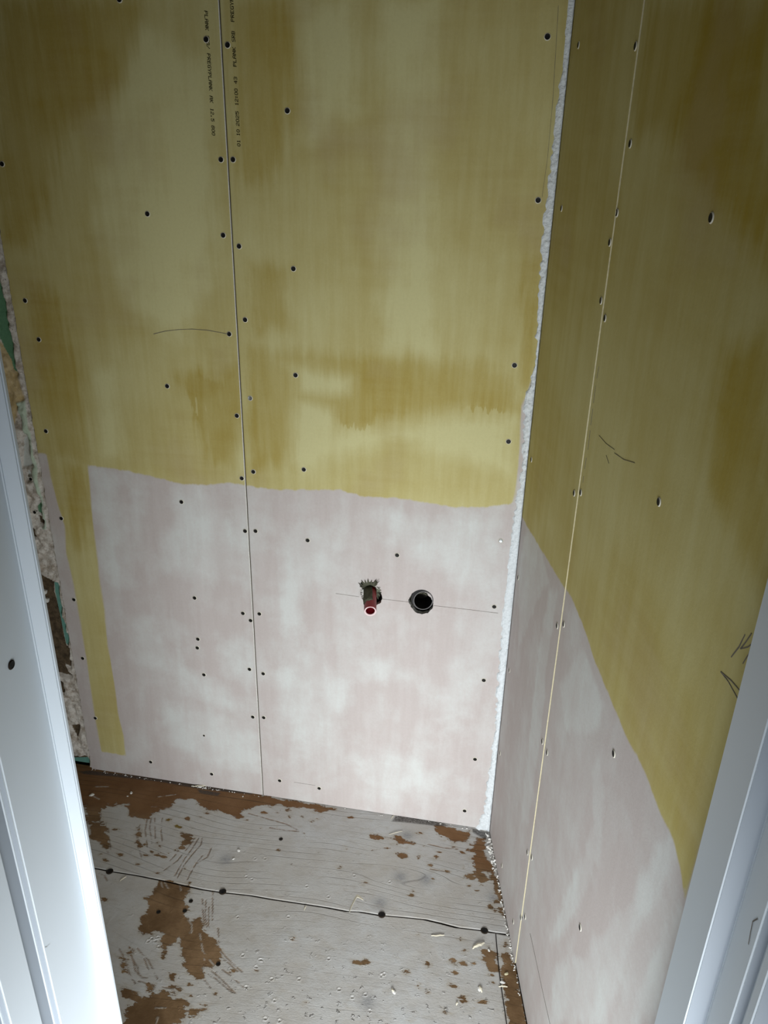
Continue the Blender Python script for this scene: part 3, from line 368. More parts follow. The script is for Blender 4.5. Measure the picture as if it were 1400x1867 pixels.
# A board in wall coordinates: x along the wall, y into the wall, z up.
def board_mesh(name, x0, x1, z0, z1, step, thick, holes=(), bevel=(0, 0), wobble=(0, 0)):
    nx = max(2, round((x1 - x0) / step)); nz = round((z1 - z0) / step)
    xs = np.linspace(x0, x1, nx + 1); zs = np.linspace(z0, z1, nz + 1)
    if bevel[0]: xs = np.insert(xs, 1, x0 + .0016); nx += 1
    if bevel[1]: xs = np.insert(xs, -1, x1 - .0013); nx += 1
    V = [(x, z) for z in zs for x in xs]
    idx = lambda i, k: k * (nx + 1) + i
    drop = np.zeros((nx, nz), bool); F = []
    wins = []
    for hole in holes:
        H = np.array(hole); lo = H.min(0) - step * 1.5; hi = H.max(0) + step * 1.5
        i0 = max(0, np.searchsorted(xs, lo[0]) - 1); i1 = np.searchsorted(xs, hi[0])
        k0 = max(0, np.searchsorted(zs, lo[1]) - 1); k1 = np.searchsorted(zs, hi[1])
        drop[i0:i1, k0:k1] = True; wins.append((i0, i1, k0, k1, hole))
    for k in range(nz):
        for i in range(nx):
            if not drop[i, k]: F.append((idx(i, k), idx(i + 1, k), idx(i + 1, k + 1), idx(i, k + 1)))
    holeloops = []
    for i0, i1, k0, k1, hole in wins:
        gl = [idx(i, k) for k in range(k0, k1 + 1) for i in range(i0, i1 + 1)]
        per = [idx(i, k0) for i in range(i0, i1)] + [idx(i1, k) for k in range(k0, k1)] + \
              [idx(i, k1) for i in range(i1, i0, -1)] + [idx(i0, k) for k in range(k1, k0, -1)]
        loc = {g: n for n, g in enumerate(gl)}
        pts = [Vector(V[g]) for g in gl]
        # ragged hole outline
        hp = []
        for a, b in zip(hole, hole[1:] + hole[:1]):
            for t in (0, .33, .66):
                j = .0012 if t else 0
                hp.append((a[0] + (b[0] - a[0]) * t + random.uniform(-j, j), a[1] + (b[1] - a[1]) * t + random.uniform(-j, j)))
        base = len(pts); pts += [Vector(p) for p in hp]
        ed = [(loc[a], loc[b]) for a, b in zip(per, per[1:] + per[:1])] + [(base + i, base + (i + 1) % len(hp)) for i in range(len(hp))]
        r = delaunay_2d_cdt(pts, ed, [], 0, 1e-7)
        vo, fo, orig = r[0], r[2], r[3]
        gmap = {}
        for j, co in enumerate(vo):
            g = [q for q in orig[j] if q < base]
            if g: gmap[j] = gl[g[0]]
            else: gmap[j] = len(V); V.append((co.x, co.y))
        cen = np.array([[sum(vo[q].x for q in f) / len(f), sum(vo[q].y for q in f) / len(f)] for f in fo])
        ins = sdf(cen, [hp], 1) > 0
        for f, q in zip(fo, ins):
            if q: continue
            F.append(tuple(gmap[a] for a in f))
    V = np.array(V); n = len(V)
    # orient front faces towards -y
    FF = []
    for f in F:
        a, b, c = V[f[0]], V[f[1]], V[f[2]]
        cr = (b[0] - a[0]) * (c[1] - a[1]) - (b[1] - a[1]) * (c[0] - a[0])
        FF.append(f if cr > 0 else f[::-1])
    y = np.zeros(n)
    X = V[:, 0].copy()
    L_ = np.isclose(V[:, 0], x0); R_ = np.isclose(V[:, 0], x1)
    if bevel[0]: y[L_] = bevel[0]
    if bevel[1]: y[R_] = bevel[1]
    wn = vnoise(np.c_[V[:, 1], V[:, 1]], 90, 3) - .5
    X[L_] += wn[L_] * wobble[0]; X[R_] += wn[R_] * wobble[1]
    P3 = np.c_[X, y, V[:, 1]]; B3 = np.c_[X, np.full(n, thick), V[:, 1]]
    cnt = {}
    for f in FF:
        for a, b in zip(f, f[1:] + f[:1]):
            if (b, a) in cnt: del cnt[(b, a)]
            else: cnt[(a, b)] = 1
    faces = list(FF) + [tuple(v + n for v in f[::-1]) for f in FF]
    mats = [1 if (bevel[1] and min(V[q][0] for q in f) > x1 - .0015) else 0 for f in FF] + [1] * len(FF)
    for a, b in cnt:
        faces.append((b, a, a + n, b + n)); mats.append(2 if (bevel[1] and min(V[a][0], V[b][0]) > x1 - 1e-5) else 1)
    me = mesh(name, np.r_[P3, B3], faces, mats=mats)
    return me, np.r_[V, V]

def add_board_attrs(me, P, yel, deep, pale, wash, clampy=.1):
    set_attr(me, 'yel', sdf(P, yel, clampy)); set_attr(me, 'deep', sdf(P, deep)); set_attr(me, 'pale', sdf(P, pale))
    set_attr(me, 'wash', sdf(P, wash))
    dm = np.zeros(len(P))
    for x, z, sx, sz in DRIPS: dm = np.maximum(dm, np.exp(-((P[:, 0] - x) / sx) ** 2 - ((P[:, 1] - z) / sz) ** 2))
    set_attr(me, 'dripm', dm)

# countersunk screw: dished black head with a cross recess, sitting in a torn paper dimple
def screw_mesh(name, r=.0043, rim=True):
    bm = bmesh.new(); N = 20
    prof = [(r * 1.34, .0002), (r * 1.20, -.0005), (r * 1.06, -.0009), (r * 1.0, -.0007), (r * .92, -.00045), (r * .55, -.0002), (r * .25, -.00012)]
    rings = []
    for R0, y in prof:
        rings.append([bm.verts.new((R0 * math.cos(2 * math.pi * i / N) , y, R0 * math.sin(2 * math.pi * i / N))) for i in range(N)])
    c = bm.verts.new((0, -.0001, 0))
    for j, (a, b) in enumerate(zip(rings[:-1], rings[1:])):
        for i in range(N):
            f = bm.faces.new((a[i], a[(i + 1) % N], b[(i + 1) % N], b[i])); f.material_index = 1 if j < 2 else 0
    for i in range(N): bm.faces.new((rings[-1][i], rings[-1][(i + 1) % N], c))
    # cross recess walls
    w = r * .16; l = r * .62
    for sx, sz in ((l, w), (w, l)):
        vs = [bm.verts.new((x, -.00048, z)) for x, z in ((-sx, -sz), (sx, -sz), (sx, sz), (-sx, sz))]
        bm.faces.new(vs)
    # shank running into the board
    s0 = [bm.verts.new((r * .4 * math.cos(2 * math.pi * i / 8), .0005, r * .4 * math.sin(2 * math.pi * i / 8))) for i in range(8)]
    s1 = [bm.verts.new((r * .4 * math.cos(2 * math.pi * i / 8), .010, r * .4 * math.sin(2 * math.pi * i / 8))) for i in range(8)]
    for i in range(8): bm.faces.new((s0[i], s0[(i + 1) % 8], s1[(i + 1) % 8], s1[i]))
    me = bm_mesh(name, bm)
    me.materials.append(M_screw); me.materials.append(M_rim)
    return me
SCREW = screw_mesh('screw')
SCREW_G = SCREW.copy(); SCREW_G.materials[0] = M_screwgrey
FSCREW = SCREW.copy(); FSCREW.materials[1] = M_gap
def put_screw(x, z, parent, me=SCREW, s=1.0, y=-.0003, floor=False):
    o = bpy.data.objects.new('screw', me); COL.objects.link(o); o.parent = parent
    a = random.uniform(0, 6.28)
    if floor:
        o.matrix_local = Matrix.Translation((x, z, .0006)) @ Matrix.Rotation(-math.pi / 2, 4, 'X') @ Matrix.Rotation(a, 4, 'Y') @ Matrix.Scale(s, 4)
    else:
        o.matrix_local = Matrix.Translation((x, y, z)) @ Matrix.Rotation(a, 4, 'Y') @ Matrix.Scale(s, 4)
    return o

def stroke(name, LL, width, parent, mat=None, y=-.00025, t=.0002):
    """thin drawn line on a wall face (x, z polylines)"""
    V, F = [], []
    for L in LL:
        Q = [Vector(q) for q in L]
        R_ = []
        for a, b in zip(Q[:-1], Q[1:]):
            n = max(1, int((b - a).length / .01))
            R_ += [a.lerp(b, i / n) for i in range(n)]
        R_.append(Q[-1]); base = len(V)
        for i, p in enumerate(R_):
            d = (R_[min(i + 1, len(R_) - 1)] - R_[max(i - 1, 0)]).normalized(); nrm = Vector((-d.y, d.x))
            w = width * .5 * (.7 + .6 * random.random())
            for s in (1, -1):
                q = p + nrm * w * s; V += [(q.x, y - t, q.y), (q.x, y + t, q.y)]
        for i in range(len(R_) - 1):
            a = base + i * 4; b = a + 4
            F += [(a, a + 2, b + 2, b), (a + 1, b + 1, b + 3, a + 3), (a, b, b + 1, a + 1), (a + 2, a + 3, b + 3, b + 2)]
    return link(name, mesh(name, V, F), mat or M_pencil, parent)

GLY = {
 'P': '11110 10001 10001 11110 10000 10000 10000', 'L': '10000 10000 10000 10000 10000 10000 11111',
 'A': '01110 10001 10001 11111 10001 10001 10001', 'N': '10001 11001 10101 10101 10011 10001 10001',
 'K': '10001 10010 10100 11000 10100 10010 10001', 'S': '01111 10000 10000 01110 00001 00001 11110',
 'R': '11110 10001 10001 11110 10100 10010 10001', 'B': '11110 10001 10001 11110 10001 10001 11110',
 '/': '00001 00001 00010 00100 01000 10000 10000', 'E': '11111 10000 10000 11110 10000 10000 11111',
 'G': '01111 10000 10000 10011 10001 10001 01111', 'Y': '10001 10001 01010 00100 00100 00100 00100',
 '1': '00100 01100 00100 00100 00100 00100 01110', '2': '01110 10001 00001 00110 01000 10000 11111',
 '.': '00000 00000 00000 00000 00000 01100 01100', '5': '11111 10000 11110 00001 00001 10001 01110',
 '8': '01110 10001 10001 01110 10001 10001 01110', '0': '01110 10001 10001 10001 10001 10001 01110',
 '4': '00010 00110 01010 10010 11111 00010 00010', '3': '11110 00001 00001 01110 00001 00001 11110',
 ':': '00000 01100 01100 00000 01100 01100 00000'}
def ink_text(words, x, parent, h, down, slant=0):
    """dot printed text running along the board; words = (text, z of first letter, z after last letter)"""
    V, F = [], []
    for text, za, zb in words:
        adv = (zb - za) / len(text)
        for i, ch in enumerate(text):
            if ch not in GLY: continue
            for r, row in enumerate(GLY[ch].split()):
                for c, q in enumerate(row):
                    if q == '0': continue
                    s = abs(adv) / 6.2
                    along = (c + .2 + (6 - r) * slant) * s
                    z = za + i * adv + (along if adv > 0 else -along)
                    up = (3 - r) * h / 7
                    xx = x + (up if down else -up)
                    a, b = s * .62, h / 7 * .56
                    n = len(V)
                    for yy in (-.00035, -.0001):
                        V += [(xx - b, yy, z - a), (xx + b, yy, z - a), (xx + b, yy, z + a), (xx - b, yy, z + a)]
                    F += [(n, n + 1, n + 2, n + 3), (n, n + 4, n + 5, n + 1), (n + 1, n + 5, n + 6, n + 2), (n + 2, n + 6, n + 7, n + 3), (n + 3, n + 7, n + 4, n)]
    return link('printed_text', mesh('printed_text', V, F), M_ink, parent)

def tube(name, path, radii, N=24, cap0=False, cap1=False, axis=None):
    bm = bmesh.new(); rings = []
    for i, (p, r) in enumerate(zip(path, radii)):
        p = Vector(p)
        j0, j1 = max(0, i - 1), min(len(path) - 1, i + 1)
        d = Vector(path[j1]) - Vector(path[j0])
        if axis is not None: d = Vector(axis)
        d.normalize(); a = d.cross(Vector((0, 0, 1))).normalized(); b = a.cross(d)
        rings.append([bm.verts.new(p + a * r * math.cos(2 * math.pi * k / N) + b * r * math.sin(2 * math.pi * k / N)) for k in range(N)])
    for A, B in zip(rings[:-1], rings[1:]):
        for k in range(N): bm.faces.new((A[k], A[(k + 1) % N], B[(k + 1) % N], B[k]))
    if cap0: bm.faces.new(rings[0])
    if cap1: bm.faces.new(rings[-1])
    return bm_mesh(name, bm, True)

# ------------------------------------------------------------------ setting
ROOM_H = 2.35
FRAME_Y = .52
wb = struct(link('wall_back', box_mesh('wall_back', (-1.30, DEPTH + .050, -.02), (.20, DEPTH + .15, ROOM_H)), M_wall))
wl_ = struct(link('wall_left', box_mesh('wall_left', (-1.30, FRAME_Y - .1, -.02), (-1.19, DEPTH + .05, ROOM_H)), M_render))
ca, sa = math.cos(RIGHT_ANG), math.sin(RIGHT_ANG)
# right wall masonry behind its boards
wr = struct(link('wall_right', box_mesh('wall_right', (-.05, .0165, -.02), (1.0, .08, ROOM_H)), M_wall))
def place_right(o): o.location = (CORNER_X, DEPTH, 0); o.rotation_euler = (0, 0, -math.pi / 2 + RIGHT_ANG)
place_right(wr)
struct(link('ceiling', box_mesh('ceiling', (-1.30, FRAME_Y - .1, ROOM_H), (.5, DEPTH + .15, ROOM_H + .05)), M_render))
wf = struct(link('wall_front', None)); 
LX, RX = -.3848, .1882
def fw(lo, hi): 
    o = link('wall_section', box_mesh('wall_section', lo, hi), M_render, wf)
fw((-1.30, FRAME_Y - .16, -.02), (LX - .06, FRAME_Y - .01, ROOM_H))
fw((RX + .065, FRAME_Y - .16, -.02), (1.2, FRAME_Y - .01, ROOM_H))
fw((LX - .06, FRAME_Y - .16, HEAD_Z), (RX + .06, FRAME_Y - .01, ROOM_H))

# old scraped wall showing past the left board
def make_substrate():
    x0, x1, z0, z1, st = -1.23, -1.02, 0, ROOM_H - .02, .0028
    xs = np.arange(x0, x1, st); zs = np.arange(z0, z1, st)
    nx, nz = len(xs), len(zs)
    P = np.array([(x, z) for z in zs for x in xs])
    A = {k: sdf(P, v, .03) for k, v in dict(green=SUB_GREEN, teal=SUB_TEAL, brown=SUB_BROWN, mint=SUB_MINT, foam=SUB_YEL, smooth=SUB_SMOOTH).items()}
    flat = np.maximum.reduce([A['green'], A['teal'], A['brown'], A['smooth']])
    lump = vnoise(P, 70, 1) * .55 + vnoise(P, 160, 2) * .3 + vnoise(P, 320, 5) * .15
    ridge = np.abs(vnoise(P, 45, 8) - .5) * 2
    h = (.004 + .010 * lump + .006 * ridge) * np.clip(-flat / .004, 0, 1)
    h += np.clip(A['mint'] / .004 + .5, 0, 1) * .007
    # plaster squeezed out against the edge of the board
    edge = np.exp(-((P[:, 0] + LEFT_W) / .0055) ** 2)
    A['white'] = np.where(edge > .5, (edge - .5) * .01, -.005)
    h = np.maximum(h, edge * (.010 + .006 * vnoise(P, 120, 11)) * (A['brown'] < .002))
    h = np.where(P[:, 0] > -LEFT_W - .0005, np.minimum(h, .004), h)
    V = np.c_[P[:, 0], .020 - h, P[:, 1]]
    n = len(V)
    F = [(k * nx + i, k * nx + i + 1, (k + 1) * nx + i + 1, (k + 1) * nx + i) for k in range(nz - 1) for i in range(nx - 1)]
    me = mesh('old_plaster', V, F, True)
    for k, v in A.items(): set_attr(me, k, v)
    o = link('old_plaster', me, M_sub, wb)
    o.location = (CORNER_X, DEPTH, 0)
    o['label'] = 'lumpy old plaster with green, teal and brown patches left of the boards'
    return o
sub = make_substrate()
for x, z in SUB_DOTS: put_screw(x, z, sub, SCREW, .9, y=.0075)
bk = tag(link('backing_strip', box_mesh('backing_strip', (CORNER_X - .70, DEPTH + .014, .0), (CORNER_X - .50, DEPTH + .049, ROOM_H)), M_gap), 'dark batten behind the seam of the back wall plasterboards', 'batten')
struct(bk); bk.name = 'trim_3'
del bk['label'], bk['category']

# floor: painted boards over a slab
fl = struct(link('floor', box_mesh('floor', (-1.35, -1.2, -.10), (1.3, DEPTH + .15, -.019)), M_gap))
def seam_y(x):
    Q = np.array(SEAM); return np.interp(x, Q[:, 0], Q[:, 1])
def strip_x(y):
    Q = np.array(sorted(STRIP, key=lambda q: q[1])); return np.interp(y, Q[:, 1], Q[:, 0])
def wall_x(y): return CORNER_X + (DEPTH - y) * sa / ca
def floor_panel(name, U, V_, fx, fy, bevel=.0012, label=None):
    """grid over the parameter square mapped by fx(u,v), fy(u,v)"""
    uu, vv = np.meshgrid(np.linspace(0, 1, U), np.linspace(0, 1, V_))
    uu, vv = uu.ravel(), vv.ravel()
    X, Y = fx(uu, vv), fy(uu, vv)
    P = np.c_[X, Y]
    dent = np.zeros(len(P))
    for q in DENTS:
        d = np.hypot(P[:, 0] - q[0] + .002 * (vnoise(P, 300, 4) - .5), P[:, 1] - q[1])
        r = .0035
        dent += np.where(d < r * 1.9, -.0016 * np.exp(-(d / r) ** 2 * 1.6) + .0009 * np.exp(-((d - r * 1.1) / (r * .35)) ** 2), 0)
    Z = dent + .0004 * (vnoise(P, 25, 9) - .5)
    rim = (uu == 0) | (uu == 1) | (vv == 0) | (vv == 1)
    Z[rim] -= bevel
    n = len(P); idx = lambda i, k: k * U + i
    F = [(idx(i, k), idx(i + 1, k), idx(i + 1, k + 1), idx(i, k + 1)) for k in range(V_ - 1) for i in range(U - 1)]
    a, b = P[F[0][0]], P[F[0][2]]
    per = [idx(i, 0) for i in range(U)] + [idx(U - 1, k) for k in range(1, V_)] + [idx(i, V_ - 1) for i in range(U - 2, -1, -1)] + [idx(0, k) for k in range(V_ - 2, 0, -1)]
    base = n; VV = np.r_[np.c_[P, Z], np.c_[P[per], np.full(len(per), -.018)]]
    for j in range(len(per)):
        F.append((per[j], base + j, base + (j + 1) % len(per), per[(j + 1) % len(per)]))
    nf = (U - 1) * (V_ - 1)
    me = mesh(name, VV, F, mats=[0] * nf + [1] * (len(F) - nf))
    P2 = VV[:, :2]
    sd = sdf(P2, BROWN, .05)
    for x, y, r in SPOTS:
        d = r * .85 - np.hypot((P2[:, 0] - x), (P2[:, 1] - y) * 1.5); sd = np.maximum(sd, np.clip(d, -.05, .05))
    set_attr(me, 'brown', sd)
    set_attr(me, 'scr', lines(P2, SCRATCH, .0021))
    set_attr(me, 'lightscr', lines(P2, LIGHTSCR, .0022))
    kn = np.zeros(len(P2))
    for x, y in KNOTS: kn = np.maximum(kn, np.exp(-(((P2[:, 0] - x) / .016) ** 2 + ((P2[:, 1] - y) / .016) ** 2)))
    set_attr(me, 'knot', kn)
    # annual ring field bending round the knots
    g = P2[:, 1] * 56 + 3.6 * vnoise(P2 * (1, 1.6), 3.2, 21) + 1.0 * vnoise(P2 * (.7, 2), 8, 22)
    for (x, y), s in zip(KNOTS[:4], (1.5, .8, .5, .6)):
        g += s * np.exp(-(((P2[:, 0] - x) / .10) ** 2 + ((P2[:, 1] - y) / .07) ** 2)) * np.sign(P2[:, 1] - y + 1e-6) * np.clip(np.abs(P2[:, 1] - y) / .02, 0, 1) * -1
    set_attr(me, 'grain', g)
    set_attr(me, 'ringmask', np.clip((P2[:, 1] - 1.13) / .05, .25, 1))
    set_attr(me, 'ochre', sdf(P2, [[(-.62, 1.35), (-.55, 1.35), (-.55, 1.30), (-.62, 1.30)]] + OCHRE, .02))
    set_attr(me, 'rust', np.clip((P2[:, 1] - 1.36) * .8, -.05, .05))
    set_attr(me, 'foot_dark', sdf(P2, FOOT_DARK, .02))
    set_attr(me, 'pit', np.clip((1.16 - P2[:, 1]) / .2, 0, 1) * np.clip((P2[:, 0] + .62) / .35, 0, 1))
    o = link(name, me, [M_floor, M_gap], fl)
    if label: o['label'] = label
    return o
G = .0014
XL = -1.19
far = floor_panel('floor_board', 560, 150, lambda u, v: XL + u * (wall_x(seam_y(0) + v * .29) - .001 - XL), lambda u, v: (seam_y(XL + u * (.1 - XL)) + G) * (1 - v) + v * (DEPTH + .012), label='grey painted board along the back wall, worn to bare brown wood')
near = floor_panel('floor_board', 500, 300, lambda u, v: XL + u * (strip_x(.55 + v * .64) - G * .7 - XL), lambda u, v: .55 * (1 - v) + v * (seam_y(XL + u * (.08 - XL)) - G), label='grey painted board with large scraped brown patches and gouges')
strip_ = floor_panel('floor_board', 70, 230, lambda u, v: (strip_x(.55 + v * .64) + G * .7) * (1 - u) + u * (wall_x(.55 + v * .64) - .001), lambda u, v: .55 * (1 - v) + v * (seam_y(.08) - G), label='narrow bare wood strip along the right wall')
for x, y in SCREWS_F: put_screw(x, y, far, FSCREW, 1.45, floor=True)
for x, y in SCREWS_F2: put_screw(x, y, near if y < 1.19 else far, FSCREW, .85, floor=True)

# ------------------------------------------------------------------ plasterboard sheets
TH = .0125
def back_sheet(x0, x1, holes, attrs, screws, label, bevel, wob):
    me, P = board_mesh('plasterboard_sheet', x0, x1, .001, ROOM_H - .03, .006, TH, holes, bevel, wob)
    add_board_attrs(me, P, *attrs)
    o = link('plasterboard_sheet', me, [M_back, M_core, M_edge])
    o.location = (CORNER_X, DEPTH, 0)
    tag(o, label, 'plasterboard')
    for x, z in screws: put_screw(x, z, o)
    return o
A_ = back_sheet(-LEFT_W, -.6011, (), ([YEL_A], DEEP_A, PALE_A, WASH_A), [], 'back wall plasterboard left of the vertical seam, with a yellow stripe running down', (0, .0012), (.003, .0002))
B_ = back_sheet(-.5989, -.0008, (HOLE_WATER, HOLE_DRAIN), ([YEL_B], DEEP_B, PALE_B, WASH_B), [], 'back wall plasterboard right of the seam, pierced by the two pipes', (.0006, 0), (.0002, 0))
for i, (x, z) in enumerate(SCREWS_A): put_screw(x, z, A_, s=.6 if i == 26 else 1)
for i, (x, z) in enumerate(SCREWS_B): put_screw(x, z, B_, SCREW_G if i in (10, 16) else SCREW)
ink_text([('PLANK', 1.7735, 1.7435), ('SRB/', 1.7365, 1.7165), ('PREGYPLANK', 1.7095, 1.6505), ('AK', 1.6435, 1.6315), ('12.5', 1.6235, 1.6015), ('800', 1.5955, 1.5785)], -.6250, A_, .0062, True, .2)
ink_text([('01', 1.5620, 1.5735), ('10', 1.5795, 1.5905), ('2025', 1.5955, 1.6200), ('12', 1.6285, 1.6400), (':', 1.6400, 1.6450), ('00', 1.6450, 1.6560), ('43', 1.6630, 1.6745), ('PLANK', 1.6895, 1.7200), ('SRB', 1.7270, 1.7440), ('PREGYPLANK', 1.7570, 1.8170)], -.5775, B_, .0062, False, .1)
o = stroke('pencil_line', [PENCIL_A], .0011, A_); o['label'] = 'dark curved pencil arc ending at a screw'
for L, lb in ((PENCIL_B1, 'level pencil line left of the red pipe'), (PENCIL_B2, 'level pencil line between the two pipes'), (PENCIL_B3, 'level pencil line right of the drain')):
    o = stroke('pencil_line', [L], .0006, B_); o['label'] = lb
stroke('pencil_line', [PENCIL_B4], .0006, B_); stroke('pencil_line', [PENCIL_B5], .0005, B_)

def side_sheet(x0, x1, off, attrs, screws, label, bevel, core):
    me, P = board_mesh('plasterboard_sheet', x0, x1, .001, ROOM_H - .03, .006, TH, (), bevel, (0, .0002))
    add_board_attrs(me, P, *attrs)
    o = link('plasterboard_sheet', me, [M_side, core]); place_right(o)
    o.location = Vector(o.location) + Vector((ca, sa, 0)) * off
    tag(o, label, 'plasterboard')
    for x, z in screws: put_screw(x, z, o)
    return o
C_ = side_sheet(.0012, SEAM_S, 0, ([YEL_C], [], [], WASH_C), SCREWS_C, 'narrow plasterboard of the right wall next to the white corner joint', (0, 0), M_coreyel)
D_ = side_sheet(SEAM_S + .0005, .925, .0017, ([YEL_D], DEEP_D, [], WASH_D), SCREWS_D, 'wide plasterboard of the right wall between its seam and the door frame', (0, 0), M_core)
nums = PENCIL_D[:4]
o = stroke('pencilled_digit', nums[:1], .0011, D_); o['label'] = 'pencilled digit 1'
o = stroke('pencilled_digit', nums[1:], .0011, D_); o['label'] = 'pencilled digit 4'
for L in PENCIL_D[4:6]: stroke('pencil_mark', [L], .0012, D_)
for L in PENCIL_D[6:9]: stroke('pencil_mark', [L], .0006, D_)
o = stroke('pencil_line', PENCIL_D[9:10], .0009, D_); o['label'] = 'low pencil line near the floor'
o = stroke('pencil_line', PENCIL_D[10:], .0006, D_); o['label'] = 'broken pencil line beside the seam'

# white filler squeezed into the corner
def make_filler():
    zs = np.arange(0, ROOM_H - .03, .0025); Q = np.array(sorted(FILLER)); le = np.interp(zs, Q[:, 0], Q[:, 1])
    NX = 9; V = []; F = []
    T = np.linspace(0, 1, NX)
    for z, l in zip(zs, le):
        P = np.array([(t, z) for t in T])
        ru = np.clip(1.2 * np.interp(z, [0, .2, .35, .55, .7, .95, 1.2, 1.3, 1.45, 1.55, 1.6, 1.67, 1.7, 2.3], [.8, 1, .9, .7, .3, .6, 1, .6, .4, .7, .1, .9, .1, .1]), 0, 1)
        l2 = l + (vnoise(np.array([[z * 1.0, .3]]), 130, 6)[0] - .5) * .007 * (ru + .15)
        for t in T:
            x = l2 * (1 - t) - .0004 * t
            q = np.array([[x, z]])
            fil = .0022 * math.sin(math.pi * min(1, t * 1.25 + .02)) * .55 + .0045 * t ** 5
            y = -fil - ru * .0042 * (vnoise(q, 150, 12)[0] ** 2) - ru * .003 * vnoise(q, 380, 13)[0] ** 2
            if t == 0: y = -.0001
            V.append((x, y, z))
    n = len(zs)
    F = [(k * NX + i, k * NX + i + 1, (k + 1) * NX + i + 1, (k + 1) * NX + i) for k in range(n - 1) for i in range(NX - 1)]
    o = link('corner_filler', mesh('corner_filler', V, F, True), M_filler)
    o.location = (CORNER_X, DEPTH, 0)
    tag(o, 'rough white filler joint running down the corner between back and right walls', 'filler')
make_filler()

# crumbly plaster bead where the right wall meets the floor
def make_bead():
    bm = bmesh.new()
    for i in range(120):
        t = random.random() ** 1.2; s = .01 + t * .42
        r = random.uniform(.0006, .0022) * (1.5 if s < .10 else 1) * (1.2 - .5 * t)
        off = random.uniform(.0, .006) * (1.6 if s < .12 else .8)
        m = Matrix.Translation((s, -r * .6 - off, r * .5)) @ Matrix.Rotation(random.random() * 6, 4, (random.random(), .3, random.random())) @ Matrix.Diagonal((1.8, .9, .8, 1))
        res = bmesh.ops.create_icosphere(bm, subdivisions=1, radius=r, matrix=m)
        for v in res['verts']: v.co += Vector((random.uniform(-1, 1), random.uniform(-1, 1), random.uniform(-1, 1))) * r * .3
    o = link('plaster_crumbs', bm_mesh('plaster_crumbs', bm), M_crumb); place_right(o)
    tag(o, 'white plaster crumbs along the foot of the right wall', 'crumbs'); o['kind'] = 'stuff'
make_bead()
def make_bead_back():
    bm = bmesh.new()
    for i in range(90):
        x = random.choice((random.uniform(-1.09, -.02), random.gauss(-.75, .03), random.gauss(-.05, .04), random.gauss(-1.0, .06)))
        x = min(-.01, max(-1.09, x))
        r = random.uniform(.0005, .0015)
        m = Matrix.Translation((x, -r - random.uniform(0, .008), r * .5)) @ Matrix.Rotation(random.random() * 6, 4, (random.random(), .3, random.random())) @ Matrix.Diagonal((1.7, .9, .8, 1))
        bmesh.ops.create_icosphere(bm, subdivisions=1, radius=r, matrix=m)
    o = link('plaster_crumbs', bm_mesh('plaster_crumbs', bm), M_crumb); o.location = (CORNER_X, DEPTH, 0)
    tag(o, 'small white plaster crumbs along the foot of the back wall', 'crumbs'); o['kind'] = 'stuff'
make_bead_back()

# ------------------------------------------------------------------ pipes
def make_water_pipe():
    root = link('water_pipe', None)
    bx, bz = WATER_BASE; mx, mz = WATER_MOUTH
    root.location = (CORNER_X + bx, DEPTH, bz)
    tag(root, 'dark red plastic water pipe stub with pale rim poking out of the ragged hole', 'pipe')
    end = Vector((mx - bx, -.060, mz - bz)); st = Vector((-.004, .028, .006))
    def at(t): return st.lerp(end, t) + Vector((0, 0, .004 * math.sin(math.pi * t)))
    path, rad = [], []
    for i in range(33):
        t = i / 32; path.append(at(t)); rad.append(.0143 + (.0007 if i % 2 else -.0003) - .0012 * t)
    link('sleeve', tube('sleeve', path, rad, 28), M_red, root)
    d = (end - st).normalized()
    rim = tube('rim', [end - d * .0012, end + d * .0012, end + d * .0016, end + d * .0008, end - d * .001], [.0131, .0131, .0122, .0103, .0100], 28, axis=d)
    o = link('rim', rim, M_rimw, root); o['label'] = 'pale pink pipe end'
    o = link('bore', tube('bore', [end - d * .001, end - d * .03], [.0101, .0098], 28, cap1=True, axis=d), M_pipein, root); o['label'] = 'dark red inside of the pipe'
    # grimy sealant smeared on the upper left of the sleeve
    bm = bmesh.new(); N, K = 14, 18
    g = []
    for i in range(K):
        t = .12 + .70 * i / (K - 1); row = []
        for j in range(N):
            a = math.radians(65 + 120 * j / (N - 1)) 
            r = .0146 + .0020 * vnoise(np.array([[i * .4, j * .5]]), 1.0, 5)[0] + (-.0026 if j in (0, N - 1) or i in (0, K - 1) else 0)
            p = at(t); side = d.cross(Vector((0, 0, 1))).normalized(); up = side.cross(d)
            row.append(bm.verts.new(p + (side * math.cos(a) * -1 + up * math.sin(a)) * r * (1 if True else 1)))
        g.append(row)
    for i in range(K - 1):
        for j in range(N - 1): bm.faces.new((g[i][j], g[i][j + 1], g[i + 1][j + 1], g[i + 1][j]))
    # mirror direction: cosine runs to -x (left)
    o = link('sealant', bm_mesh('sealant', bm, True), M_dirt, root); o['label'] = 'grimy grey green sealant'
    return root
make_water_pipe()

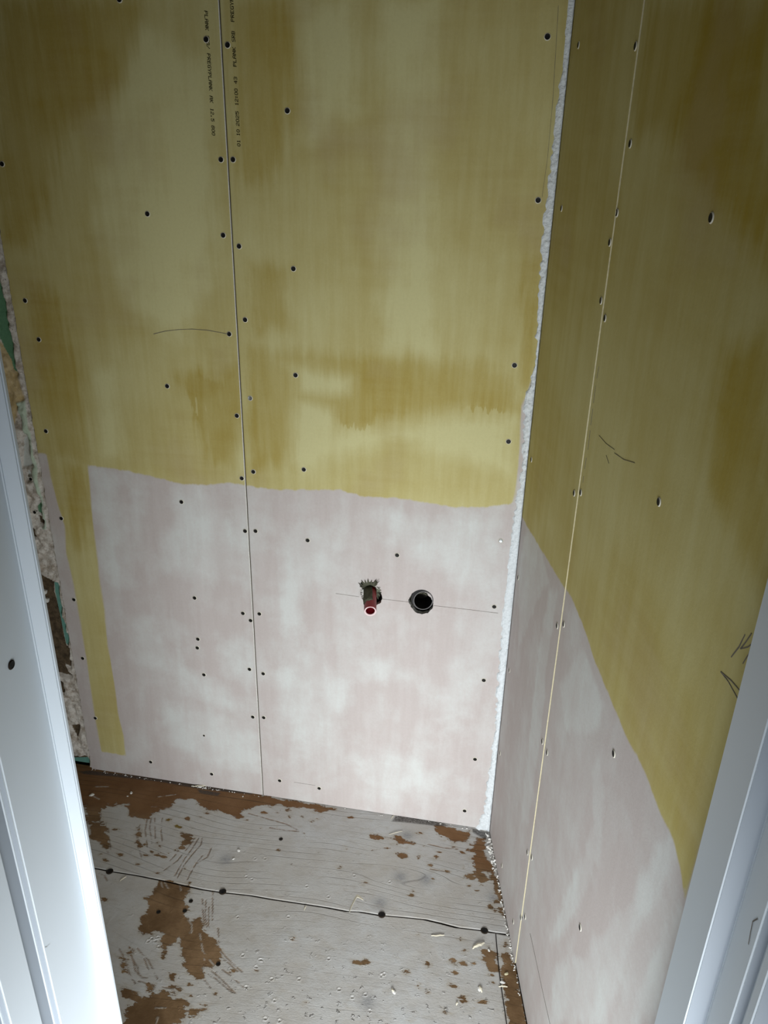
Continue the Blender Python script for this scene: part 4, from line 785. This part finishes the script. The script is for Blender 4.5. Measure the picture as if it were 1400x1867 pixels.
def torn_fibre(name, cx, cz, spikes, mat, parent):
    bm = bmesh.new()
    for a, r0, r1, w, y0, y1 in spikes:
        a = math.radians(a); u = Vector((math.cos(a), 0, math.sin(a))); t = Vector((-u.z, 0, u.x))
        P = []
        for k in range(5):
            f = k / 4; c = Vector((cx, 0, cz)) + u * (r0 + (r1 - r0) * f) + Vector((0, y0 + (y1 - y0) * f, 0)) + t * math.sin(f * 3) * w * .3
            ww = w * (1 - f * .93) * random.uniform(.8, 1.1)
            P.append([bm.verts.new(c + t * ww), bm.verts.new(c + Vector((0, .0012, 0))), bm.verts.new(c - t * ww), bm.verts.new(c - Vector((0, .0012, 0)))])
        for A, B in zip(P[:-1], P[1:]):
            for k in range(4): bm.faces.new((A[k], A[(k + 1) % 4], B[(k + 1) % 4], B[k]))
        bm.faces.new(P[0]); bm.faces.new(P[-1])
    return link(name, bm_mesh(name, bm), mat, parent)
hc = np.array(HOLE_WATER).mean(0)
sp = [(random.uniform(-55, 58), random.uniform(.013, .020), random.uniform(.021, .026), random.uniform(.0014, .0036), .004, random.uniform(-.004, .001)) for k in range(24)]
fb = torn_fibre('torn_fibre', float(hc[0]), float(hc[1]) + .002, sp, M_fuzz, B_); fb['label'] = 'frayed grey green edge right of the water pipe'
sp = [(58, .014, .040, .0030, .002, -.010), (66, .014, .036, .0055, .002, -.006), (84, .014, .030, .005, .003, -.004), (115, .014, .031, .006, .004, -.003), (156, .012, .027, .003, .004, -.003), (100, .014, .032, .006, .004, -.004), (128, .014, .034, .006, .004, -.004), (145, .014, .034, .003, .003, -.003)]
fb2 = torn_fibre('torn_fibre', float(hc[0]) , float(hc[1]) + .002, sp, M_dirt, B_); fb2['label'] = 'dark curled flap above the water pipe'
# pale cut paper on the left of that hole
sp = [(a, .012, random.uniform(.023, .028), .0045, .005, random.uniform(-.003, 0)) for a in (165, 176, 188, 200, 212, 224)]
fb3 = torn_fibre('torn_fibre', float(hc[0]), float(hc[1]) - .002, sp, M_crumb, B_); fb3['label'] = 'pale torn paper left of the water pipe'

def make_drain():
    root = link('drain_pipe', None)
    x, z = DRAIN_C
    root.location = (CORNER_X + x, DEPTH, z)
    tag(root, 'dark grey drain pipe socket open to the front, right of the red pipe', 'pipe')
    d = Vector((.22, -1, .16)).normalized()
    def q(e): return Vector((-.001, 0, -.004)) + d * e
    o1 = tube('socket', [q(-.10), q(-.014), q(-.009), q(-.003), q(.004), q(.0085)], [.0225, .0225, .0262, .0263, .0238, .0215], 40, axis=d)
    link('socket', o1, M_drain, root)
    o = link('seal_ring', tube('seal_ring', [q(.0080), q(.0096), q(.0092), q(.0070)], [.0218, .0214, .0206, .0202], 40, axis=d), M_seal, root); o['label'] = 'pale grey rubber seal ring'
    o = link('bore', tube('bore', [q(.0075), q(-.09)], [.0203, .0195], 40, cap1=True, axis=d), M_drainin, root); o['label'] = 'black inside of the drain'
    return root
make_drain()
dc = np.array(HOLE_DRAIN).mean(0)
sp = [(random.uniform(50, 215), .019, random.uniform(.024, .028), random.uniform(.001, .0026), .003, random.uniform(-.0022, 0)) for k in range(30)]
fb4 = torn_fibre('torn_fibre', float(dc[0]), float(dc[1]), sp, M_dirt, B_); fb4['label'] = 'torn dark edge of the drain hole'

# ------------------------------------------------------------------ door frame
def extrude_profile(name, pts, z0, z1, mats=None, flip=False):
    """vertical moulding from a plan outline (closed)"""
    n = len(pts); V = [(x, y, z0) for x, y in pts] + [(x, y, z1) for x, y in pts]
    F = [(i, (i + 1) % n, n + (i + 1) % n, n + i) for i in range(n)]
    F += [tuple(range(n))[::-1], tuple(range(n, 2 * n))]
    bm = bmesh.new(); vs = [bm.verts.new(v) for v in V]
    for k, f in enumerate(F):
        q = bm.faces.new([vs[i] for i in f])
        if mats and k < n: q.material_index = mats[k]
    bmesh.ops.recalc_face_normals(bm, faces=bm.faces)
    vert = [e for e in bm.edges if abs(e.verts[0].co.z - e.verts[1].co.z) > .1]
    bmesh.ops.bevel(bm, geom=vert, offset=.0012, segments=2, affect='EDGES', clamp_overlap=True)
    me = bpy.data.meshes.new(name); bm.to_mesh(me); bm.free()
    return me
frame = struct(link('door_1', None))
T = lambda a, y: y * math.tan(math.radians(a))
def left_profile():
    x = LX; y1 = FRAME_Y; x2 = x - .0138
    yf = x2 / math.tan(math.radians(-37.9))           # front of the stop meets the lining
    yb = x2 / math.tan(math.radians(-42.0))           # seal groove
    yc = x2 / math.tan(math.radians(-43.2))
    yd = x2 / math.tan(math.radians(-46.0))
    ye = x2 / math.tan(math.radians(-47.2))
    return [(x, y1), (x, y1 - .005), (x2, yf), (x2, yb), (x2 - .004, yb - .004), (x2 - .004, yc - .003), (x2, yc - .004),
            (x2, yd), (x2 - .005, yd - .003), (x2 - .005, ye - .002), (x2, ye - .003), (x2, .30), (x2 - .055, .30), (x2 - .055, y1)]
def right_profile():
    x = RX; y1 = FRAME_Y
    ya = x / math.tan(math.radians(22.4))
    x2 = x + .012
    yb = x2 / math.tan(math.radians(24.2))
    yc = x2 / math.tan(math.radians(26.05))
    yd = x2 / math.tan(math.radians(26.8))
    ye = x2 / math.tan(math.radians(27.6))
    return [(x, y1), (x, ya), (x2 + .004, ya - .003), (x2 + .004, yb + .002), (x2, yb), (x2, yc), (x2 + .008, yc - .002), (x2 + .008, yd - .001), (x2, yd - .002), (x2, ye),
            (x2 + .012, ye - .003), (x2 + .012, .28), (x2 + .055, .28), (x2 + .055, y1)]
jl = link('door_jamb', extrude_profile('door_jamb', left_profile(), -.018, HEAD_Z, [0,0,0,1,1,1,0,1,1,1,0,0,0,0]), [M_paint, M_groove], frame)
jl['label'] = 'white painted left door jamb with seal grooves'
jr = link('door_jamb', extrude_profile('door_jamb', right_profile(), -.018, HEAD_Z, [0,1,1,1,0,1,1,1,0,1,1,0,0,0]), [M_paint, M_groove], frame)
jr['label'] = 'white painted right door jamb in shade'
link('door_head', box_mesh('door_head', (LX - .05, .30, HEAD_Z), (RX + .06, FRAME_Y, HEAD_Z + .04), .001), M_paint, frame)
# screw in the left jamb
def jamb_screw():
    x2 = LX - .0138; y = x2 / math.tan(math.radians(-39.82)); z = CAM[4] + math.hypot(x2, y) * math.tan(math.radians(-31.88))
    o = bpy.data.objects.new('screw', FSCREW); COL.objects.link(o); o.parent = jl
    o.matrix_local = Matrix.Translation((x2 + .0006, y, z)) @ Matrix.Rotation(math.pi / 2, 4, 'Z') @ Matrix.Scale(.75, 4)
jamb_screw()
def jamb_mark(poly, xx, parent, w=.0006):
    V = []; F = []
    for (y0, z0), (y1, z1) in zip(poly[:-1], poly[1:]):
        n = len(V); V += [(xx, y0 - w, z0), (xx, y0 + w, z0), (xx, y1 + w, z1), (xx, y1 - w, z1)]; F.append((n, n + 1, n + 2, n + 3))
    return link('pencil_mark', mesh('pencil_mark', V, F), M_pencil, parent)
xr = RX + .012 - .0004
def yz(a, e, x): y = x / math.tan(math.radians(a)); return (y, CAM[4] + math.hypot(x, y) * math.tan(math.radians(e)))
jamb_mark([yz(*q, xr) for q in JMARK_R], xr, jr)
xl = LX - .0138 + .0004
jamb_mark([yz(*q, xl) for q in JMARK_L], xl, jl, .0003)

# ------------------------------------------------------------------ loose bits
def curl(name, base, label):
    """wood shaving standing on edge and folded over"""
    bm = bmesh.new()
    path = [(0, 0, .0), (.003, .002, .012), (.008, .006, .026), (.0135, .010, .0385), (.0160, .011, .0400), (.022, .010, .0385), (.030, .008, .0350)]
    rows = []
    for i, p in enumerate(path):
        w = (.0035, .0045, .005, .0045, .004, .0035, .002)[i]
        p = Vector(p); wd = Vector((.25, -1, .15)).normalized()
        rows.append([bm.verts.new(p + wd * w + Vector((0, 0, s))) for s in (-.0005, .0005)] + [bm.verts.new(p - wd * w + Vector((0, 0, s))) for s in (.0005, -.0005)])
    for A, B in zip(rows[:-1], rows[1:]):
        for k in range(4): bm.faces.new((A[k], A[(k + 1) % 4], B[(k + 1) % 4], B[k]))
    bm.faces.new(rows[0]); bm.faces.new(rows[-1])
    o = link(name, bm_mesh(name, bm), M_shav); o.location = (base[0], base[1], .0004)
    return tag(o, label, 'wood shaving')
curl('wood_shaving', CURL[0], 'pale folded wood shaving standing upright on the floor seam')
def splinter(p0, p1, w, h, label, mat=M_shav):
    a, b = Vector((*p0, 0)), Vector((*p1, 0)); d = b - a; n = Vector((-d.y, d.x, 0)).normalized()
    bm = bmesh.new(); rows = []
    for k in range(7):
        f = k / 6; c = a + d * f + Vector((0, 0, h * math.sin(f * math.pi) + .0008)) + n * random.uniform(-.3, .3) * w
        ww = w * (.35 + math.sin(f * math.pi) * .65)
        rows.append([bm.verts.new(c + n * ww), bm.verts.new(c + Vector((0, 0, w * .45))), bm.verts.new(c - n * ww), bm.verts.new(c - Vector((0, 0, .0006)))])
    for A, B in zip(rows[:-1], rows[1:]):
        for k in range(4): bm.faces.new((A[k], A[(k + 1) % 4], B[(k + 1) % 4], B[k]))
    bm.faces.new(rows[0]); bm.faces.new(rows[-1])
    c0 = a.copy(); me = bm_mesh('wood_splinter', bm)
    me.transform(Matrix.Translation(-c0))
    o = link('wood_splinter', me, mat); o.location = (c0.x, c0.y, .0002)
    return tag(o, label, 'splinter')
for p0, p1, w, h, lb in SPLINTERS: splinter(p0, p1, w, h, lb)
for i, (x, y) in enumerate(CHIPS):
    bm = bmesh.new(); r = CHIP_R[i]
    bmesh.ops.create_icosphere(bm, subdivisions=2, radius=r)
    for v in bm.verts: v.co = Vector((v.co.x * 1.5, v.co.y, v.co.z * .5)) * random.uniform(.8, 1.2)
    o = link('plaster_chip', bm_mesh('plaster_chip', bm), M_crumb if i != 15 else M_coreyel)
    y = min(y, DEPTH - .006)
    o.location = (x, y, r * .45)
    o.rotation_euler = (0, 0, i * 1.3)
    tag(o, CHIP_LABELS[i], 'chip', 'plaster chips lying on the floor')
for i, (x, z) in enumerate(SUB_BLOCKS):
    o = link('plastic_block', box_mesh('plastic_block', (-.0042, -.004, -.0052), (.0042, .004, .0052), .0009), M_block)
    o.location = (CORNER_X + x + .007, DEPTH + .0158, z)
    o.rotation_euler = (0, .25, 0)
    tag(o, ('upper' if i == 0 else 'lower') + ' small white block on brown wood beside the left jamb', 'block', 'white blocks on the brown wood')
